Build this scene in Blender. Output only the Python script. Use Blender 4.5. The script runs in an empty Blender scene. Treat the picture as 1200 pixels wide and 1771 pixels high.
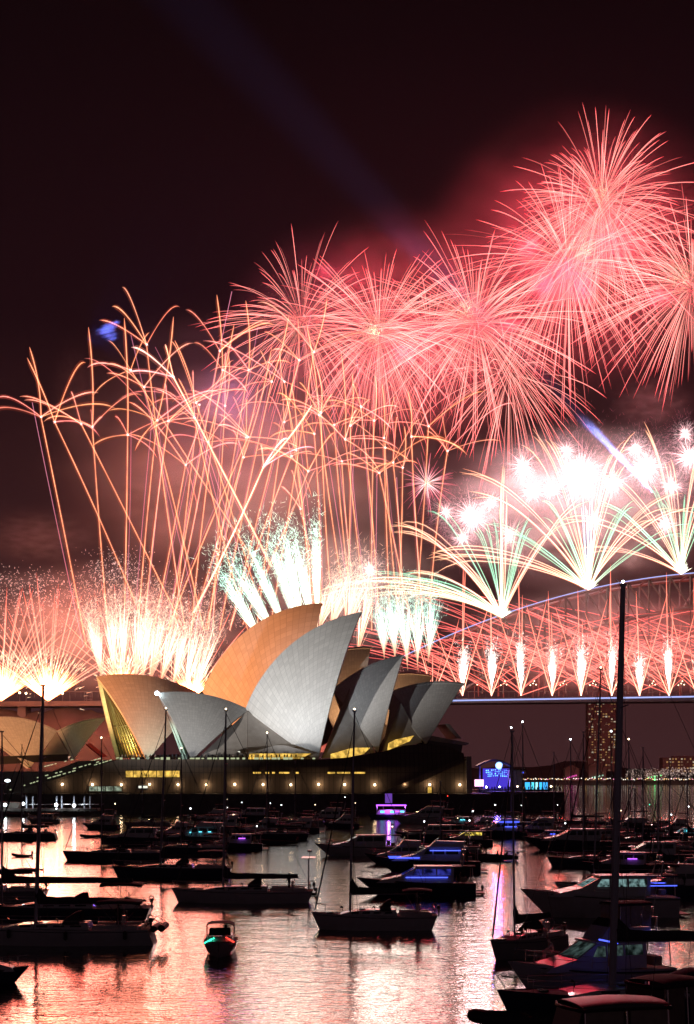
import bpy, math, random
import numpy as np
from mathutils import Vector, Matrix
R_ = math.radians
random.seed(7)
SC = bpy.context.scene
COL = SC.collection

# ------------------------------------------------------------------ camera
F = 2750.0          # focal length in photo pixels (photo 1200 x 1771)
HZ = 1340.0         # horizon row
CAMH = 12.0
cam = bpy.data.cameras.new("camera")
cam.sensor_fit = 'HORIZONTAL'
cam.sensor_width = 36.0
cam.lens = 36.0 * F / 1200.0
cam.shift_y = (HZ - 885.5) / 1200.0
cam.clip_start = 0.5
cam.clip_end = 9000.0
camo = bpy.data.objects.new("camera", cam)
COL.objects.link(camo)
camo.location = (0, 0, CAMH)
camo.rotation_euler = (R_(90), 0, 0)
SC.camera = camo

# ------------------------------------------------------------------ render settings
SC.view_settings.view_transform = 'Standard'
SC.view_settings.look = 'None'
SC.view_settings.gamma = 1.0
SC.view_settings.exposure = 0.0
SC.cycles.use_denoising = True
SC.cycles.max_bounces = 6
SC.cycles.diffuse_bounces = 2
SC.cycles.glossy_bounces = 3
SC.cycles.transmission_bounces = 3
SC.cycles.volume_bounces = 0
SC.cycles.transparent_max_bounces = 40
SC.cycles.sample_clamp_indirect = 12.0
SC.cycles.sample_clamp_direct = 0.0
SC.cycles.volume_max_steps = 64
SC.cycles.use_light_tree = True

# ------------------------------------------------------------------ night sky
world = bpy.data.worlds.new("World")
SC.world = world
world.use_nodes = True
wt = world.node_tree
for n in list(wt.nodes):
    wt.nodes.remove(n)
wout = wt.nodes.new('ShaderNodeOutputWorld')
sky = wt.nodes.new('ShaderNodeTexSky')
sky.sky_type = 'NISHITA'
sky.sun_disc = False
sky.sun_elevation = R_(-8)
sky.sun_rotation = R_(200)
bg1 = wt.nodes.new('ShaderNodeBackground')
bg1.inputs['Strength'].default_value = 0.05
wt.links.new(sky.outputs['Color'], bg1.inputs['Color'])
tc = wt.nodes.new('ShaderNodeTexCoord')
sep = wt.nodes.new('ShaderNodeSeparateXYZ')
wt.links.new(tc.outputs['Generated'], sep.inputs[0])
ramp = wt.nodes.new('ShaderNodeValToRGB')
wt.links.new(sep.outputs['Z'], ramp.inputs['Fac'])
cr = ramp.color_ramp
cr.elements[0].position = 0.0
cr.elements[0].color = (0.044, 0.0170, 0.0190, 1)
cr.elements[1].position = 0.5
cr.elements[1].color = (0.0016, 0.0006, 0.0012, 1)
e = cr.elements.new(0.12); e.color = (0.036, 0.0115, 0.0125, 1)
e = cr.elements.new(0.27); e.color = (0.0080, 0.0024, 0.0040, 1)
bg2 = wt.nodes.new('ShaderNodeBackground')
bg2.inputs['Strength'].default_value = 1.0
wt.links.new(ramp.outputs['Color'], bg2.inputs['Color'])
# added fill: a made-up sky glow behind the viewer lifts the dark hulls
ramp2 = wt.nodes.new('ShaderNodeValToRGB')
inv = wt.nodes.new('ShaderNodeMath'); inv.operation = 'MULTIPLY'; inv.inputs[1].default_value = -1.0
wt.links.new(sep.outputs['Y'], inv.inputs[0])
wt.links.new(inv.outputs[0], ramp2.inputs['Fac'])
ramp2.color_ramp.elements[0].position = 0.1
ramp2.color_ramp.elements[0].color = (0, 0, 0, 1)
ramp2.color_ramp.elements[1].position = 0.9
ramp2.color_ramp.elements[1].color = (0.012, 0.012, 0.016, 1)
bg3 = wt.nodes.new('ShaderNodeBackground')
wt.links.new(ramp2.outputs['Color'], bg3.inputs['Color'])
addw0 = wt.nodes.new('ShaderNodeAddShader')
wt.links.new(bg2.outputs[0], addw0.inputs[0])
wt.links.new(bg3.outputs[0], addw0.inputs[1])
addw = wt.nodes.new('ShaderNodeAddShader')
wt.links.new(bg1.outputs[0], addw.inputs[0])
wt.links.new(addw0.outputs[0], addw.inputs[1])
wt.links.new(addw.outputs[0], wout.inputs['Surface'])

# ------------------------------------------------------------------ helpers
def at(px, py, Y):
    """a photo pixel at depth Y -> world point"""
    return Vector(((px - 600.0) / F * Y, Y, CAMH - (py - HZ) / F * Y))

def water_y(py):
    return F * CAMH / (py - HZ)

def tag(o, label=None, cat=None, group=None, kind=None):
    if label: o['label'] = label
    if cat: o['category'] = cat
    if group: o['group'] = group
    if kind: o['kind'] = kind
    return o

def empty(name, loc=(0, 0, 0), rz=0.0, label=None, cat=None, group=None):
    o = bpy.data.objects.new(name, None)
    o.empty_display_size = 0.5
    COL.objects.link(o)
    o.location = loc
    o.rotation_euler = (0, 0, rz)
    return tag(o, label, cat, group)

def link(name, me, parent=None):
    o = bpy.data.objects.new(name, me)
    COL.objects.link(o)
    if parent is not None:
        o.parent = parent
    return o

ORD = ["first", "second", "third", "fourth", "fifth", "sixth", "seventh", "eighth", "ninth", "tenth", "eleventh",
       "twelfth", "thirteenth", "fourteenth", "fifteenth", "sixteenth", "seventeenth", "eighteenth", "nineteenth",
       "twentieth"] + ["twenty-" + w for w in ("first", "second", "third", "fourth", "fifth", "sixth", "seventh", "eighth", "ninth")] + ["thirtieth"]

# ------------------------------------------------------------------ materials
def nodes_of(name):
    m = bpy.data.materials.new(name)
    m.use_nodes = True
    return m, m.node_tree, m.node_tree.nodes['Principled BSDF']

def mat(name, col, rough=0.6, metal=0.0, noise=0.0, nscale=4.0, spec=0.5, bump=0.0, coat=0.0):
    m, nt, b = nodes_of(name)
    b.inputs['Base Color'].default_value = (*col, 1)
    b.inputs['Roughness'].default_value = rough
    b.inputs['Metallic'].default_value = metal
    b.inputs['Specular IOR Level'].default_value = spec
    b.inputs['Coat Weight'].default_value = coat
    if noise > 0 or bump > 0:
        tcn = nt.nodes.new('ShaderNodeTexCoord')
        nz = nt.nodes.new('ShaderNodeTexNoise')
        nz.inputs['Scale'].default_value = nscale
        nz.inputs['Detail'].default_value = 5
        nt.links.new(tcn.outputs['Object'], nz.inputs['Vector'])
        if noise > 0:
            mr = nt.nodes.new('ShaderNodeMapRange')
            mr.inputs['From Min'].default_value = 0.3
            mr.inputs['From Max'].default_value = 0.7
            mr.inputs['To Min'].default_value = 1 - noise
            mr.inputs['To Max'].default_value = 1 + noise
            nt.links.new(nz.outputs['Fac'], mr.inputs['Value'])
            vm = nt.nodes.new('ShaderNodeVectorMath')
            vm.operation = 'SCALE'
            vm.inputs[0].default_value = col
            nt.links.new(mr.outputs['Result'], vm.inputs['Scale'])
            nt.links.new(vm.outputs[0], b.inputs['Base Color'])
        if bump > 0:
            bp = nt.nodes.new('ShaderNodeBump')
            bp.inputs['Strength'].default_value = bump
            bp.inputs['Distance'].default_value = 0.05
            nt.links.new(nz.outputs['Fac'], bp.inputs['Height'])
            nt.links.new(bp.outputs[0], b.inputs['Normal'])
    return m

def emit(name, col, strength, sample=False):
    m = bpy.data.materials.new(name)
    m.use_nodes = True
    nt = m.node_tree
    for n in list(nt.nodes):
        nt.nodes.remove(n)
    out = nt.nodes.new('ShaderNodeOutputMaterial')
    em = nt.nodes.new('ShaderNodeEmission')
    em.inputs['Color'].default_value = (*col, 1)
    em.inputs['Strength'].default_value = strength
    nt.links.new(em.outputs[0], out.inputs['Surface'])
    m.cycles.emission_sampling = 'AUTO' if sample else 'NONE'
    return m

def emit_varied(name, col, strength, scale, floor=0.08):
    """a lit interior seen through glass: bright and dim patches"""
    m = emit(name, col, strength)
    nt = m.node_tree
    em = [n for n in nt.nodes if n.type == 'EMISSION'][0]
    tcn = nt.nodes.new('ShaderNodeTexCoord')
    vo = nt.nodes.new('ShaderNodeTexNoise'); vo.inputs['Scale'].default_value = scale; vo.inputs['Detail'].default_value = 4
    nt.links.new(tcn.outputs['Object'], vo.inputs['Vector'])
    mr = nt.nodes.new('ShaderNodeMapRange')
    mr.inputs['From Min'].default_value = 0.40; mr.inputs['From Max'].default_value = 0.66
    mr.inputs['To Min'].default_value = floor * strength; mr.inputs['To Max'].default_value = 1.5 * strength
    nt.links.new(vo.outputs['Fac'], mr.inputs['Value'])
    nt.links.new(mr.outputs[0], em.inputs['Strength'])
    return m

def spark_material():
    """burning firework stars: colour and brightness of each star come with its trail; a little see-through so that crossing trails add up"""
    m = bpy.data.materials.new("firework_star")
    m.use_nodes = True
    nt = m.node_tree
    for n in list(nt.nodes):
        nt.nodes.remove(n)
    out = nt.nodes.new('ShaderNodeOutputMaterial')
    em = nt.nodes.new('ShaderNodeEmission')
    tr = nt.nodes.new('ShaderNodeBsdfTransparent')
    tr.inputs['Color'].default_value = (0.93, 0.93, 0.93, 1)
    ad = nt.nodes.new('ShaderNodeAddShader')
    at_ = nt.nodes.new('ShaderNodeAttribute')
    at_.attribute_name = 'glow'
    nt.links.new(at_.outputs['Color'], em.inputs['Color'])
    em.inputs['Strength'].default_value = 0.62
    nt.links.new(em.outputs[0], ad.inputs[0])
    nt.links.new(tr.outputs[0], ad.inputs[1])
    nt.links.new(ad.outputs[0], out.inputs['Surface'])
    m.cycles.emission_sampling = 'NONE'
    return m

M = {}
M['star'] = spark_material()
M['hull_white'] = mat('white_gelcoat', (0.50, 0.50, 0.52), 0.3, noise=0.06, nscale=1.5, coat=0.3)
M['hull_navy'] = mat('navy_gelcoat', (0.03, 0.04, 0.08), 0.3, noise=0.1, nscale=1.5, coat=0.3)
M['hull_grey'] = mat('grey_gelcoat', (0.25, 0.26, 0.28), 0.35, noise=0.1, nscale=1.5, coat=0.2)
M['deck'] = mat('deck_nonskid', (0.20, 0.19, 0.18), 0.8, noise=0.15, nscale=3)
M['teak'] = mat('teak', (0.22, 0.13, 0.07), 0.6, noise=0.25, nscale=6)
M['canvas'] = mat('dark_canvas', (0.035, 0.038, 0.05), 0.85, noise=0.2, nscale=5, bump=0.4)
M['canvas_tan'] = mat('tan_canvas', (0.32, 0.27, 0.22), 0.85, noise=0.15, nscale=5, bump=0.4)
M['alloy'] = mat('mast_alloy', (0.42, 0.45, 0.54), 0.5, metal=0.1)
M['wire'] = mat('rigging_wire', (0.10, 0.10, 0.11), 0.5, metal=0.5)
M['steel'] = mat('stainless', (0.55, 0.55, 0.56), 0.25, metal=1.0)
M['glass'] = mat('tinted_glass', (0.012, 0.014, 0.018), 0.08, spec=0.6)
M['rubber'] = mat('dark_rubber', (0.03, 0.03, 0.032), 0.7, noise=0.2)
M['black'] = mat('black_plastic', (0.015, 0.015, 0.016), 0.5)
M['skin'] = mat('skin', (0.5, 0.3, 0.22), 0.55)
M['cloth_dark'] = mat('dark_clothes', (0.03, 0.03, 0.04), 0.9)
M['cloth_pale'] = mat('pale_clothes', (0.55, 0.42, 0.38), 0.9)
M['blue_led'] = emit('blue_led', (0.08, 0.12, 1.0), 2.2)
M['cyan_led'] = emit('cyan_led', (0.15, 0.8, 1.0), 2.0)
M['green_led'] = emit('green_led', (0.05, 1.0, 0.55), 3.0, True)
M['red_led'] = emit('red_led', (1.0, 0.06, 0.04), 2.5, True)
M['purple_led'] = emit('purple_led', (0.45, 0.10, 1.0), 2.5, True)
M['lamp_white'] = emit('white_lamp', (0.85, 0.95, 1.0), 14.0, True)
M['lamp_warm'] = emit('warm_lamp', (1.0, 0.75, 0.45), 9.0, True)
M['cabin_light'] = emit_varied('cabin_light', (0.5, 0.85, 0.85), 0.30, 2.6, 0.02)
M['cabin_dim'] = emit_varied('cabin_dim', (0.5, 0.8, 0.75), 0.07, 2.5)
M['cabin_warm'] = emit_varied('cabin_warm', (1.0, 0.75, 0.12), 1.2, 1.2)
M['blue_dim'] = emit_varied('blue_saloon', (0.07, 0.08, 0.7), 0.32, 1.4)
M['cyan_dim'] = emit('cyan_saloon', (0.1, 0.5, 0.6), 0.4)

# ------------------------------------------------------------------ mesh collector
class MB:
    def __init__(s):
        s.v = []; s.f = []
    def add(s, vs, fs):
        b = len(s.v)
        s.v.extend([tuple(p) for p in vs])
        s.f.extend([tuple(i + b for i in f) for f in fs])
        return s
    def box(s, c, size, rz=0.0, taper=1.0, ry=0.0):
        hx, hy, hz = size[0] / 2, size[1] / 2, size[2] / 2
        vs = []
        m = Matrix.Rotation(rz, 3, 'Z') @ Matrix.Rotation(ry, 3, 'Y')
        for z, t in ((-hz, 1), (hz, taper)):
            for x, y in ((-hx, -hy), (hx, -hy), (hx, hy), (-hx, hy)):
                vs.append(Vector(c) + m @ Vector((x * t, y * t, z)))
        return s.add(vs, [(3, 2, 1, 0), (4, 5, 6, 7), (0, 1, 5, 4), (1, 2, 6, 5), (2, 3, 7, 6), (3, 0, 4, 7)])
    def pipe(s, pts, r, n=6, cap=True):
        pts = [Vector(p) for p in pts]
        rs = r if isinstance(r, (list, tuple)) else [r] * len(pts)
        rings = []
        for i, p in enumerate(pts):
            d = (pts[min(i + 1, len(pts) - 1)] - pts[max(i - 1, 0)])
            d = d.normalized() if d.length > 1e-9 else Vector((0, 0, 1))
            up = Vector((0, 0, 1)) if abs(d.z) < 0.9 else Vector((1, 0, 0))
            a = d.cross(up).normalized(); b = d.cross(a)
            rings.append([p + (a * math.cos(2 * math.pi * k / n) + b * math.sin(2 * math.pi * k / n)) * rs[i] for k in range(n)])
        return s.loft(rings, True, cap)
    def loft(s, rings, closed=True, cap=True):
        n = len(rings[0])
        vs = [p for r in rings for p in r]
        fs = []
        for i in range(len(rings) - 1):
            for k in range(n if closed else n - 1):
                k2 = (k + 1) % n
                fs.append((i * n + k, i * n + k2, (i + 1) * n + k2, (i + 1) * n + k))
        if cap and closed:
            fs.append(tuple(reversed(range(n))))
            fs.append(tuple((len(rings) - 1) * n + k for k in range(n)))
        return s.add(vs, fs)
    def prism(s, poly, off):
        """a planar polygon (world points) pushed along off"""
        off = Vector(off); n = len(poly)
        vs = [Vector(p) for p in poly] + [Vector(p) + off for p in poly]
        fs = [tuple(range(n)), tuple(reversed(range(n, 2 * n)))]
        for k in range(n):
            k2 = (k + 1) % n
            fs.append((k, k + n, k2 + n, k2))
        return s.add(vs, fs)
    def ball(s, c, r, n=8, m=5, sz=1.0):
        c = Vector(c)
        vs = [c + Vector((0, 0, r * sz))]
        for i in range(1, m):
            th = math.pi * i / m
            for k in range(n):
                ph = 2 * math.pi * k / n
                vs.append(c + Vector((r * math.sin(th) * math.cos(ph), r * math.sin(th) * math.sin(ph), r * sz * math.cos(th))))
        vs.append(c - Vector((0, 0, r * sz)))
        fs = [(0, 1 + k, 1 + (k + 1) % n) for k in range(n)]
        for i in range(m - 2):
            for k in range(n):
                a = 1 + i * n + k; b = 1 + i * n + (k + 1) % n
                fs.append((a, a + n, b + n, b))
        L = len(vs) - 1
        fs += [(L, 1 + (m - 2) * n + (k + 1) % n, 1 + (m - 2) * n + k) for k in range(n)]
        return s.add(vs, fs)
    def build(s, name, material, parent=None, smooth=False, fix=True):
        me = bpy.data.meshes.new(name)
        me.from_pydata(s.v, [], s.f)
        me.materials.append(material)
        if fix:
            import bmesh
            bm = bmesh.new(); bm.from_mesh(me)
            bmesh.ops.recalc_face_normals(bm, faces=bm.faces)
            bm.to_mesh(me); bm.free()
        if smooth:
            me.polygons.foreach_set('use_smooth', [True] * len(me.polygons))
            try:
                me.set_sharp_from_angle(angle=R_(40))
            except Exception:
                pass
        me.update()
        return link(name, me, parent)

def point_lamp(name, loc, col, watts, radius=1.0, parent=None):
    l = bpy.data.lights.new(name, 'POINT')
    l.color = col; l.energy = watts; l.shadow_soft_size = radius
    o = bpy.data.objects.new(name, l)
    COL.objects.link(o)
    o.location = loc
    if parent is not None:
        o.parent = parent
    return o

def spot_lamp(name, loc, target, col, watts, angle, blend=0.5, radius=0.5):
    l = bpy.data.lights.new(name, 'SPOT')
    l.color = col; l.energy = watts; l.spot_size = R_(angle); l.spot_blend = blend; l.shadow_soft_size = radius
    o = bpy.data.objects.new(name, l)
    COL.objects.link(o)
    o.location = loc
    o.rotation_euler = (Vector(target) - Vector(loc)).to_track_quat('-Z', 'Y').to_euler()
    return o
# ------------------------------------------------------------------ harbour water
def build_water():
    m, nt, b = nodes_of("harbour_water")
    b.inputs['Base Color'].default_value = (0.006, 0.007, 0.010, 1)
    b.inputs['Roughness'].default_value = 0.06
    b.inputs['IOR'].default_value = 1.33
    b.inputs['Specular IOR Level'].default_value = 0.5
    g = nt.nodes.new('ShaderNodeNewGeometry')
    def wave(scale, sx, sy, detail, w):
        mp = nt.nodes.new('ShaderNodeMapping')
        mp.inputs['Scale'].default_value = (scale * sx, scale * sy, 1)
        mp.inputs['Rotation'].default_value = (0, 0, w)
        nt.links.new(g.outputs['Position'], mp.inputs['Vector'])
        n = nt.nodes.new('ShaderNodeTexNoise')
        n.inputs['Scale'].default_value = 1.0
        n.inputs['Detail'].default_value = detail
        n.inputs['Roughness'].default_value = 0.55
        nt.links.new(mp.outputs[0], n.inputs['Vector'])
        return n.outputs['Fac']
    b1 = nt.nodes.new('ShaderNodeBump'); b1.inputs['Strength'].default_value = 1.0; b1.inputs['Distance'].default_value = 0.055
    b2 = nt.nodes.new('ShaderNodeBump'); b2.inputs['Strength'].default_value = 1.0; b2.inputs['Distance'].default_value = 0.034
    nt.links.new(wave(0.42, 0.55, 1.0, 3, 0.25), b1.inputs['Height'])
    nt.links.new(wave(2.1, 0.6, 1.0, 3, -0.2), b2.inputs['Height'])
    nt.links.new(b1.outputs[0], b2.inputs['Normal'])
    nt.links.new(b2.outputs[0], b.inputs['Normal'])
    mb = MB()
    mb.add([(-980, -50, 0), (980, -50, 0), (980, 2520, 0), (-980, 2520, 0)], [(0, 1, 2, 3)])
    o = mb.build("water", m)
    tag(o, kind='structure')
build_water()

# ------------------------------------------------------------------ haze
HAZE_D = 0.000016
def build_haze():
    m = bpy.data.materials.new("smoky_air")
    m.use_nodes = True
    nt = m.node_tree
    for n in list(nt.nodes):
        nt.nodes.remove(n)
    out = nt.nodes.new('ShaderNodeOutputMaterial')
    v = nt.nodes.new('ShaderNodeVolumePrincipled')
    v.inputs['Color'].default_value = (0.85, 0.82, 0.82, 1)
    v.inputs['Density'].default_value = HAZE_D
    v.inputs['Anisotropy'].default_value = 0.0
    nt.links.new(v.outputs[0], out.inputs['Volume'])
    mb = MB()
    mb.box((0, 1240, 260), (1990, 2620, 524))
    o = mb.build("haze", m)
    tag(o, kind='stuff')
build_haze()

# ------------------------------------------------------------------ opera house materials
def tile_material():
    m, nt, b = nodes_of("glazed_tile")
    uv = nt.nodes.new('ShaderNodeUVMap')
    sp = nt.nodes.new('ShaderNodeSeparateXYZ')
    nt.links.new(uv.outputs[0], sp.inputs[0])
    def line(sock, k, w):
        mu = nt.nodes.new('ShaderNodeMath'); mu.operation = 'MULTIPLY'; mu.inputs[1].default_value = k
        nt.links.new(sock, mu.inputs[0])
        fr = nt.nodes.new('ShaderNodeMath'); fr.operation = 'FRACT'
        nt.links.new(mu.outputs[0], fr.inputs[0])
        lt = nt.nodes.new('ShaderNodeMath'); lt.operation = 'LESS_THAN'; lt.inputs[1].default_value = w
        nt.links.new(fr.outputs[0], lt.inputs[0])
        return lt.outputs[0], mu.outputs[0]
    a, au = line(sp.outputs[0], 1.6, 0.09)      # rib joints, uv in ribs
    c, cu = line(sp.outputs[1], 1.7, 0.06)      # chevron lid joints
    mx = nt.nodes.new('ShaderNodeMath'); mx.operation = 'MAXIMUM'
    nt.links.new(a, mx.inputs[0]); nt.links.new(c, mx.inputs[1])
    fa = nt.nodes.new('ShaderNodeMath'); fa.operation = 'FLOOR'; nt.links.new(au, fa.inputs[0])
    fc = nt.nodes.new('ShaderNodeMath'); fc.operation = 'FLOOR'; nt.links.new(cu, fc.inputs[0])
    cb = nt.nodes.new('ShaderNodeCombineXYZ'); nt.links.new(fa.outputs[0], cb.inputs[0]); nt.links.new(fc.outputs[0], cb.inputs[1])
    wn = nt.nodes.new('ShaderNodeTexWhiteNoise'); wn.noise_dimensions = '2D'; nt.links.new(cb.outputs[0], wn.inputs['Vector'])
    mr = nt.nodes.new('ShaderNodeMapRange'); mr.inputs['To Min'].default_value = 0.90; mr.inputs['To Max'].default_value = 1.05
    nt.links.new(wn.outputs['Value'], mr.inputs['Value'])
    vs = nt.nodes.new('ShaderNodeVectorMath'); vs.operation = 'SCALE'; vs.inputs[0].default_value = (0.62, 0.60, 0.56)
    nt.links.new(mr.outputs[0], vs.inputs['Scale'])
    mix = nt.nodes.new('ShaderNodeMix'); mix.data_type = 'RGBA'
    nt.links.new(mx.outputs[0], mix.inputs['Factor'])
    nt.links.new(vs.outputs[0], mix.inputs['A'])
    mix.inputs['B'].default_value = (0.47, 0.455, 0.425, 1)
    nt.links.new(mix.outputs['Result'], b.inputs['Base Color'])
    b.inputs['Roughness'].default_value = 0.5
    b.inputs['Specular IOR Level'].default_value = 0.4
    return m
M['tile'] = tile_material()
M['concrete'] = mat('pale_concrete', (0.36, 0.32, 0.28), 0.8, noise=0.1, nscale=0.6)
def granite_material():
    m, nt, b = nodes_of("granite_cladding")
    g = nt.nodes.new('ShaderNodeTexCoord')
    mp = nt.nodes.new('ShaderNodeMapping'); mp.inputs['Rotation'].default_value = (R_(90), 0, 0)
    nt.links.new(g.outputs['Object'], mp.inputs['Vector'])
    br = nt.nodes.new('ShaderNodeTexBrick')
    br.inputs['Scale'].default_value = 0.11
    br.inputs['Color1'].default_value = (0.125, 0.092, 0.070, 1)
    br.inputs['Color2'].default_value = (0.100, 0.075, 0.058, 1)
    br.inputs['Mortar'].default_value = (0.055, 0.042, 0.034, 1)
    br.inputs['Mortar Size'].default_value = 0.012
    br.inputs['Brick Width'].default_value = 0.16
    br.inputs['Row Height'].default_value = 0.7
    br.offset = 0.0
    nt.links.new(mp.outputs[0], br.inputs['Vector'])
    nt.links.new(br.outputs['Color'], b.inputs['Base Color'])
    b.inputs['Roughness'].default_value = 0.75
    return m
M['granite'] = granite_material()
M['seawall'] = mat('seawall_stone', (0.07, 0.06, 0.055), 0.85, noise=0.3, nscale=0.5)
M['paving'] = mat('pink_paving', (0.20, 0.16, 0.14), 0.8, noise=0.15, nscale=0.8)
M['bronze'] = mat('bronze_mullion', (0.05, 0.045, 0.03), 0.5, metal=0.3)
M['foyer_glass'] = mat('foyer_glass', (0.03, 0.028, 0.025), 0.12)
M['foyer_lining'] = mat('foyer_lining', (0.50, 0.48, 0.20), 0.6, noise=0.1, nscale=0.5)
M['window_lit'] = emit_varied('lit_window_amber', (1.0, 0.60, 0.11), 0.95, 0.55, 0.45)
M['window_pale'] = emit_varied('lit_window_pale', (0.62, 0.75, 0.55), 0.40, 0.8, 0.3)
M['window_white'] = emit('lit_window_white', (1.0, 1.0, 0.85), 1.0)
M['rail_glow'] = emit('balustrade_strip', (0.85, 0.95, 0.55), 0.55)

# ------------------------------------------------------------------ sail shells
class Axis:
    """vertical symmetry plane of a hall: depth Y0 where X=0, turned a degrees"""
    def __init__(s, Y0, a):
        s.Y0 = Y0; s.a = R_(a); s.k = math.tan(s.a)
        s.n = Vector((math.sin(s.a), -math.cos(s.a), 0))     # towards the viewer
        s.o = Vector((0, Y0, 0))
    def px(s, px, py, w=0.0):
        Y0 = s.Y0 - w / math.cos(s.a)
        Y = Y0 / (1 - s.k * (px - 600.0) / F)
        return at(px, py, Y)
    def mirror(s, p):
        d = (p - s.o).dot(s.n)
        return p - s.n * (2 * d)

def slerp_dir(a, b, t):
    an = a.normalized(); bn = b.normalized()
    th = math.acos(max(-1, min(1, an.dot(bn))))
    if th < 1e-5:
        return an
    return (an * math.sin((1 - t) * th) + bn * math.sin(t * th)) / math.sin(th)

def half_shell(P, T, B, inward, plane_o, plane_n, R=75.0, N=28, Mr=26, thick=1.1, ribs=14, lids=16):
    """one spherical half of a sail: ridge T..B in the symmetry plane, ribs fanning out of the pedestal P"""
    # circumcentre
    a = T - P; b = B - P
    ab = a.cross(b)
    cc = P + (ab.cross(a) * b.length_squared + b.cross(ab) * a.length_squared) / (2 * ab.length_squared)
    rc = (cc - P).length
    R = max(R, rc * 1.08)
    nn = ab.normalized()
    h = math.sqrt(max(0, R * R - rc * rc))
    c1, c2 = cc + nn * h, cc - nn * h
    c = c1 if (c1 - cc).dot(inward) > (c2 - cc).dot(inward) else c2
    # ridge circle: sphere cut by the symmetry plane
    d = (c - plane_o).dot(plane_n)
    c0 = c - plane_n * d
    rr = (T - c0).length
    vs = []; uv = []
    ridge = [c0 + slerp_dir(T - c0, B - c0, i / N) * rr for i in range(N + 1)]
    for i, rp in enumerate(ridge):
        for j in range(Mr + 1):
            vs.append(c + slerp_dir(P - c, rp - c, 0.015 + 0.985 * j / Mr) * R)
            uv.append((i / N * ribs, j / Mr * lids))
    n1 = len(vs)
    for k in range(n1):
        vs.append(vs[k] + (c - vs[k]).normalized() * thick)
        uv.append(uv[k])
    W = Mr + 1
    fs = []
    for i in range(N):
        for j in range(Mr):
            q = (i * W + j, i * W + j + 1, (i + 1) * W + j + 1, (i + 1) * W + j)
            fs.append(q)
            fs.append(tuple(n1 + k for k in reversed(q)))
    def rim(idx):
        for x, y in zip(idx[:-1], idx[1:]):
            fs.append((x, y, y + n1, x + n1))
    rim([j for j in range(W)])
    rim([N * W + j for j in range(W)])
    rim([i * W for i in range(N + 1)])
    rim([i * W + Mr for i in range(N + 1)])
    mouth = [vs[n1 + j] for j in range(W)]
    return vs, fs, uv, mouth

def shell_mesh(name, vs, fs, uv, parent, material):
    me = bpy.data.meshes.new(name)
    me.from_pydata([tuple(v) for v in vs], [], fs)
    l = me.uv_layers.new(name="UVMap")
    li = np.empty(len(me.loops), dtype=np.int32)
    me.loops.foreach_get('vertex_index', li)
    l.data.foreach_set('uv', np.array(uv, dtype=np.float32)[li].ravel())
    me.materials.append(material)
    import bmesh
    bm = bmesh.new(); bm.from_mesh(me)
    bmesh.ops.recalc_face_normals(bm, faces=bm.faces)
    bm.to_mesh(me); bm.free()
    me.polygons.foreach_set('use_smooth', [True] * len(me.polygons))
    try:
        me.set_sharp_from_angle(angle=R_(35))
    except Exception:
        pass
    return link(name, me, parent)

def sail(parent, ax, T, B, P, w, glazed=True, glow=False, R=75.0, label=None, Pfar=None):
    """a pair of half shells from photo positions of tip, ridge foot and near pedestal; w = half width; returns mouth edges"""
    Tp = ax.px(*T); Bp = ax.px(*B); Pp = ax.px(*P, w)
    inward = -ax.n * 0.6 + Vector((0, 0, -1))
    vs, fs, uv, near = half_shell(Pp, Tp, Bp, inward, ax.o, ax.n, R)
    mvs = [ax.mirror(v) for v in vs]
    n = len(vs)
    allv = vs + mvs
    allf = fs + [tuple(i + n for i in reversed(f)) for f in fs]
    o = shell_mesh("sail_shell", allv, allf, uv + uv, parent, M['tile'])
    if label: o['label'] = label
    far = [ax.mirror(v) for v in near]
    if glazed:
        # glass wall hung between the two mouth edges, set back a little
        back = (Bp - Tp); back.z = 0; back = back.normalized() * 2.2
        g = MB(); K = 9
        idx = list(range(1, len(near) - 1))
        rings = []
        for j in idx:
            a, b = near[j] + back, far[j] + back
            bulge = back.normalized() * -0.06 * (a - b).length
            rings.append([a.lerp(b, t / K) + bulge * 0 for t in range(K + 1)])
        g.loft(rings, False, False)
        gl = g.build("glass_wall", M['foyer_lining'] if glow else M['foyer_glass'], o)
        mu = MB()
        top = near[-2] + back
        for t in range(0, K + 1, 1):
            pts = [r[t] - back * 0.18 for r in rings]
            mu.pipe(pts, 0.42 if glow else 0.22, 4)
        for q in (4, 9):
            mu.pipe([p - back * 0.2 for p in rings[q]], 0.2, 4)
        mu.build("mullion_frame", M['bronze'], o)
    return o, near, far

def tri_wall(name, parent, pts, material, push, label=None):
    m = MB(); m.prism(pts, push)
    o = m.build(name, material, parent)
    if label: o['label'] = label
    return o

# ---- nearer hall: one sail facing south, three facing north
AXN = Axis(556, 11)
near_hall = empty("opera_hall", AXN.px(500, 1312), 0,
                  "nearer opera hall with grey floodlit sail shells, in front of the orange hall", "opera house", "halls of white tiled sail shells")
def parent_keep(o, root):
    o.parent = root
    o.matrix_parent_inverse = Matrix.Translation(-root.location)
def hall_sail(root, ax, *a, **k):
    o, n_, f_ = sail(None, ax, *a, **k)
    parent_keep(o, root)
    return o, n_, f_
_, nb, fb = hall_sail(near_hall, AXN, (625, 1058), (424, 1227), (549, 1318), 17.5, label="tallest grey sail shell with a bright sheen")
hall_sail(near_hall, AXN, (273, 1198), (430, 1227), (332, 1314), 16, label="grey sail shell tipped to the south over two lamp masts")
hall_sail(near_hall, AXN, (698, 1132), (575, 1192), (653, 1302), 15.5, label="middle sail shell half in shadow")
hall_sail(near_hall, AXN, (802, 1181), (660, 1203), (737, 1287), 13, label="lowest sail shell at the north end")
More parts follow.
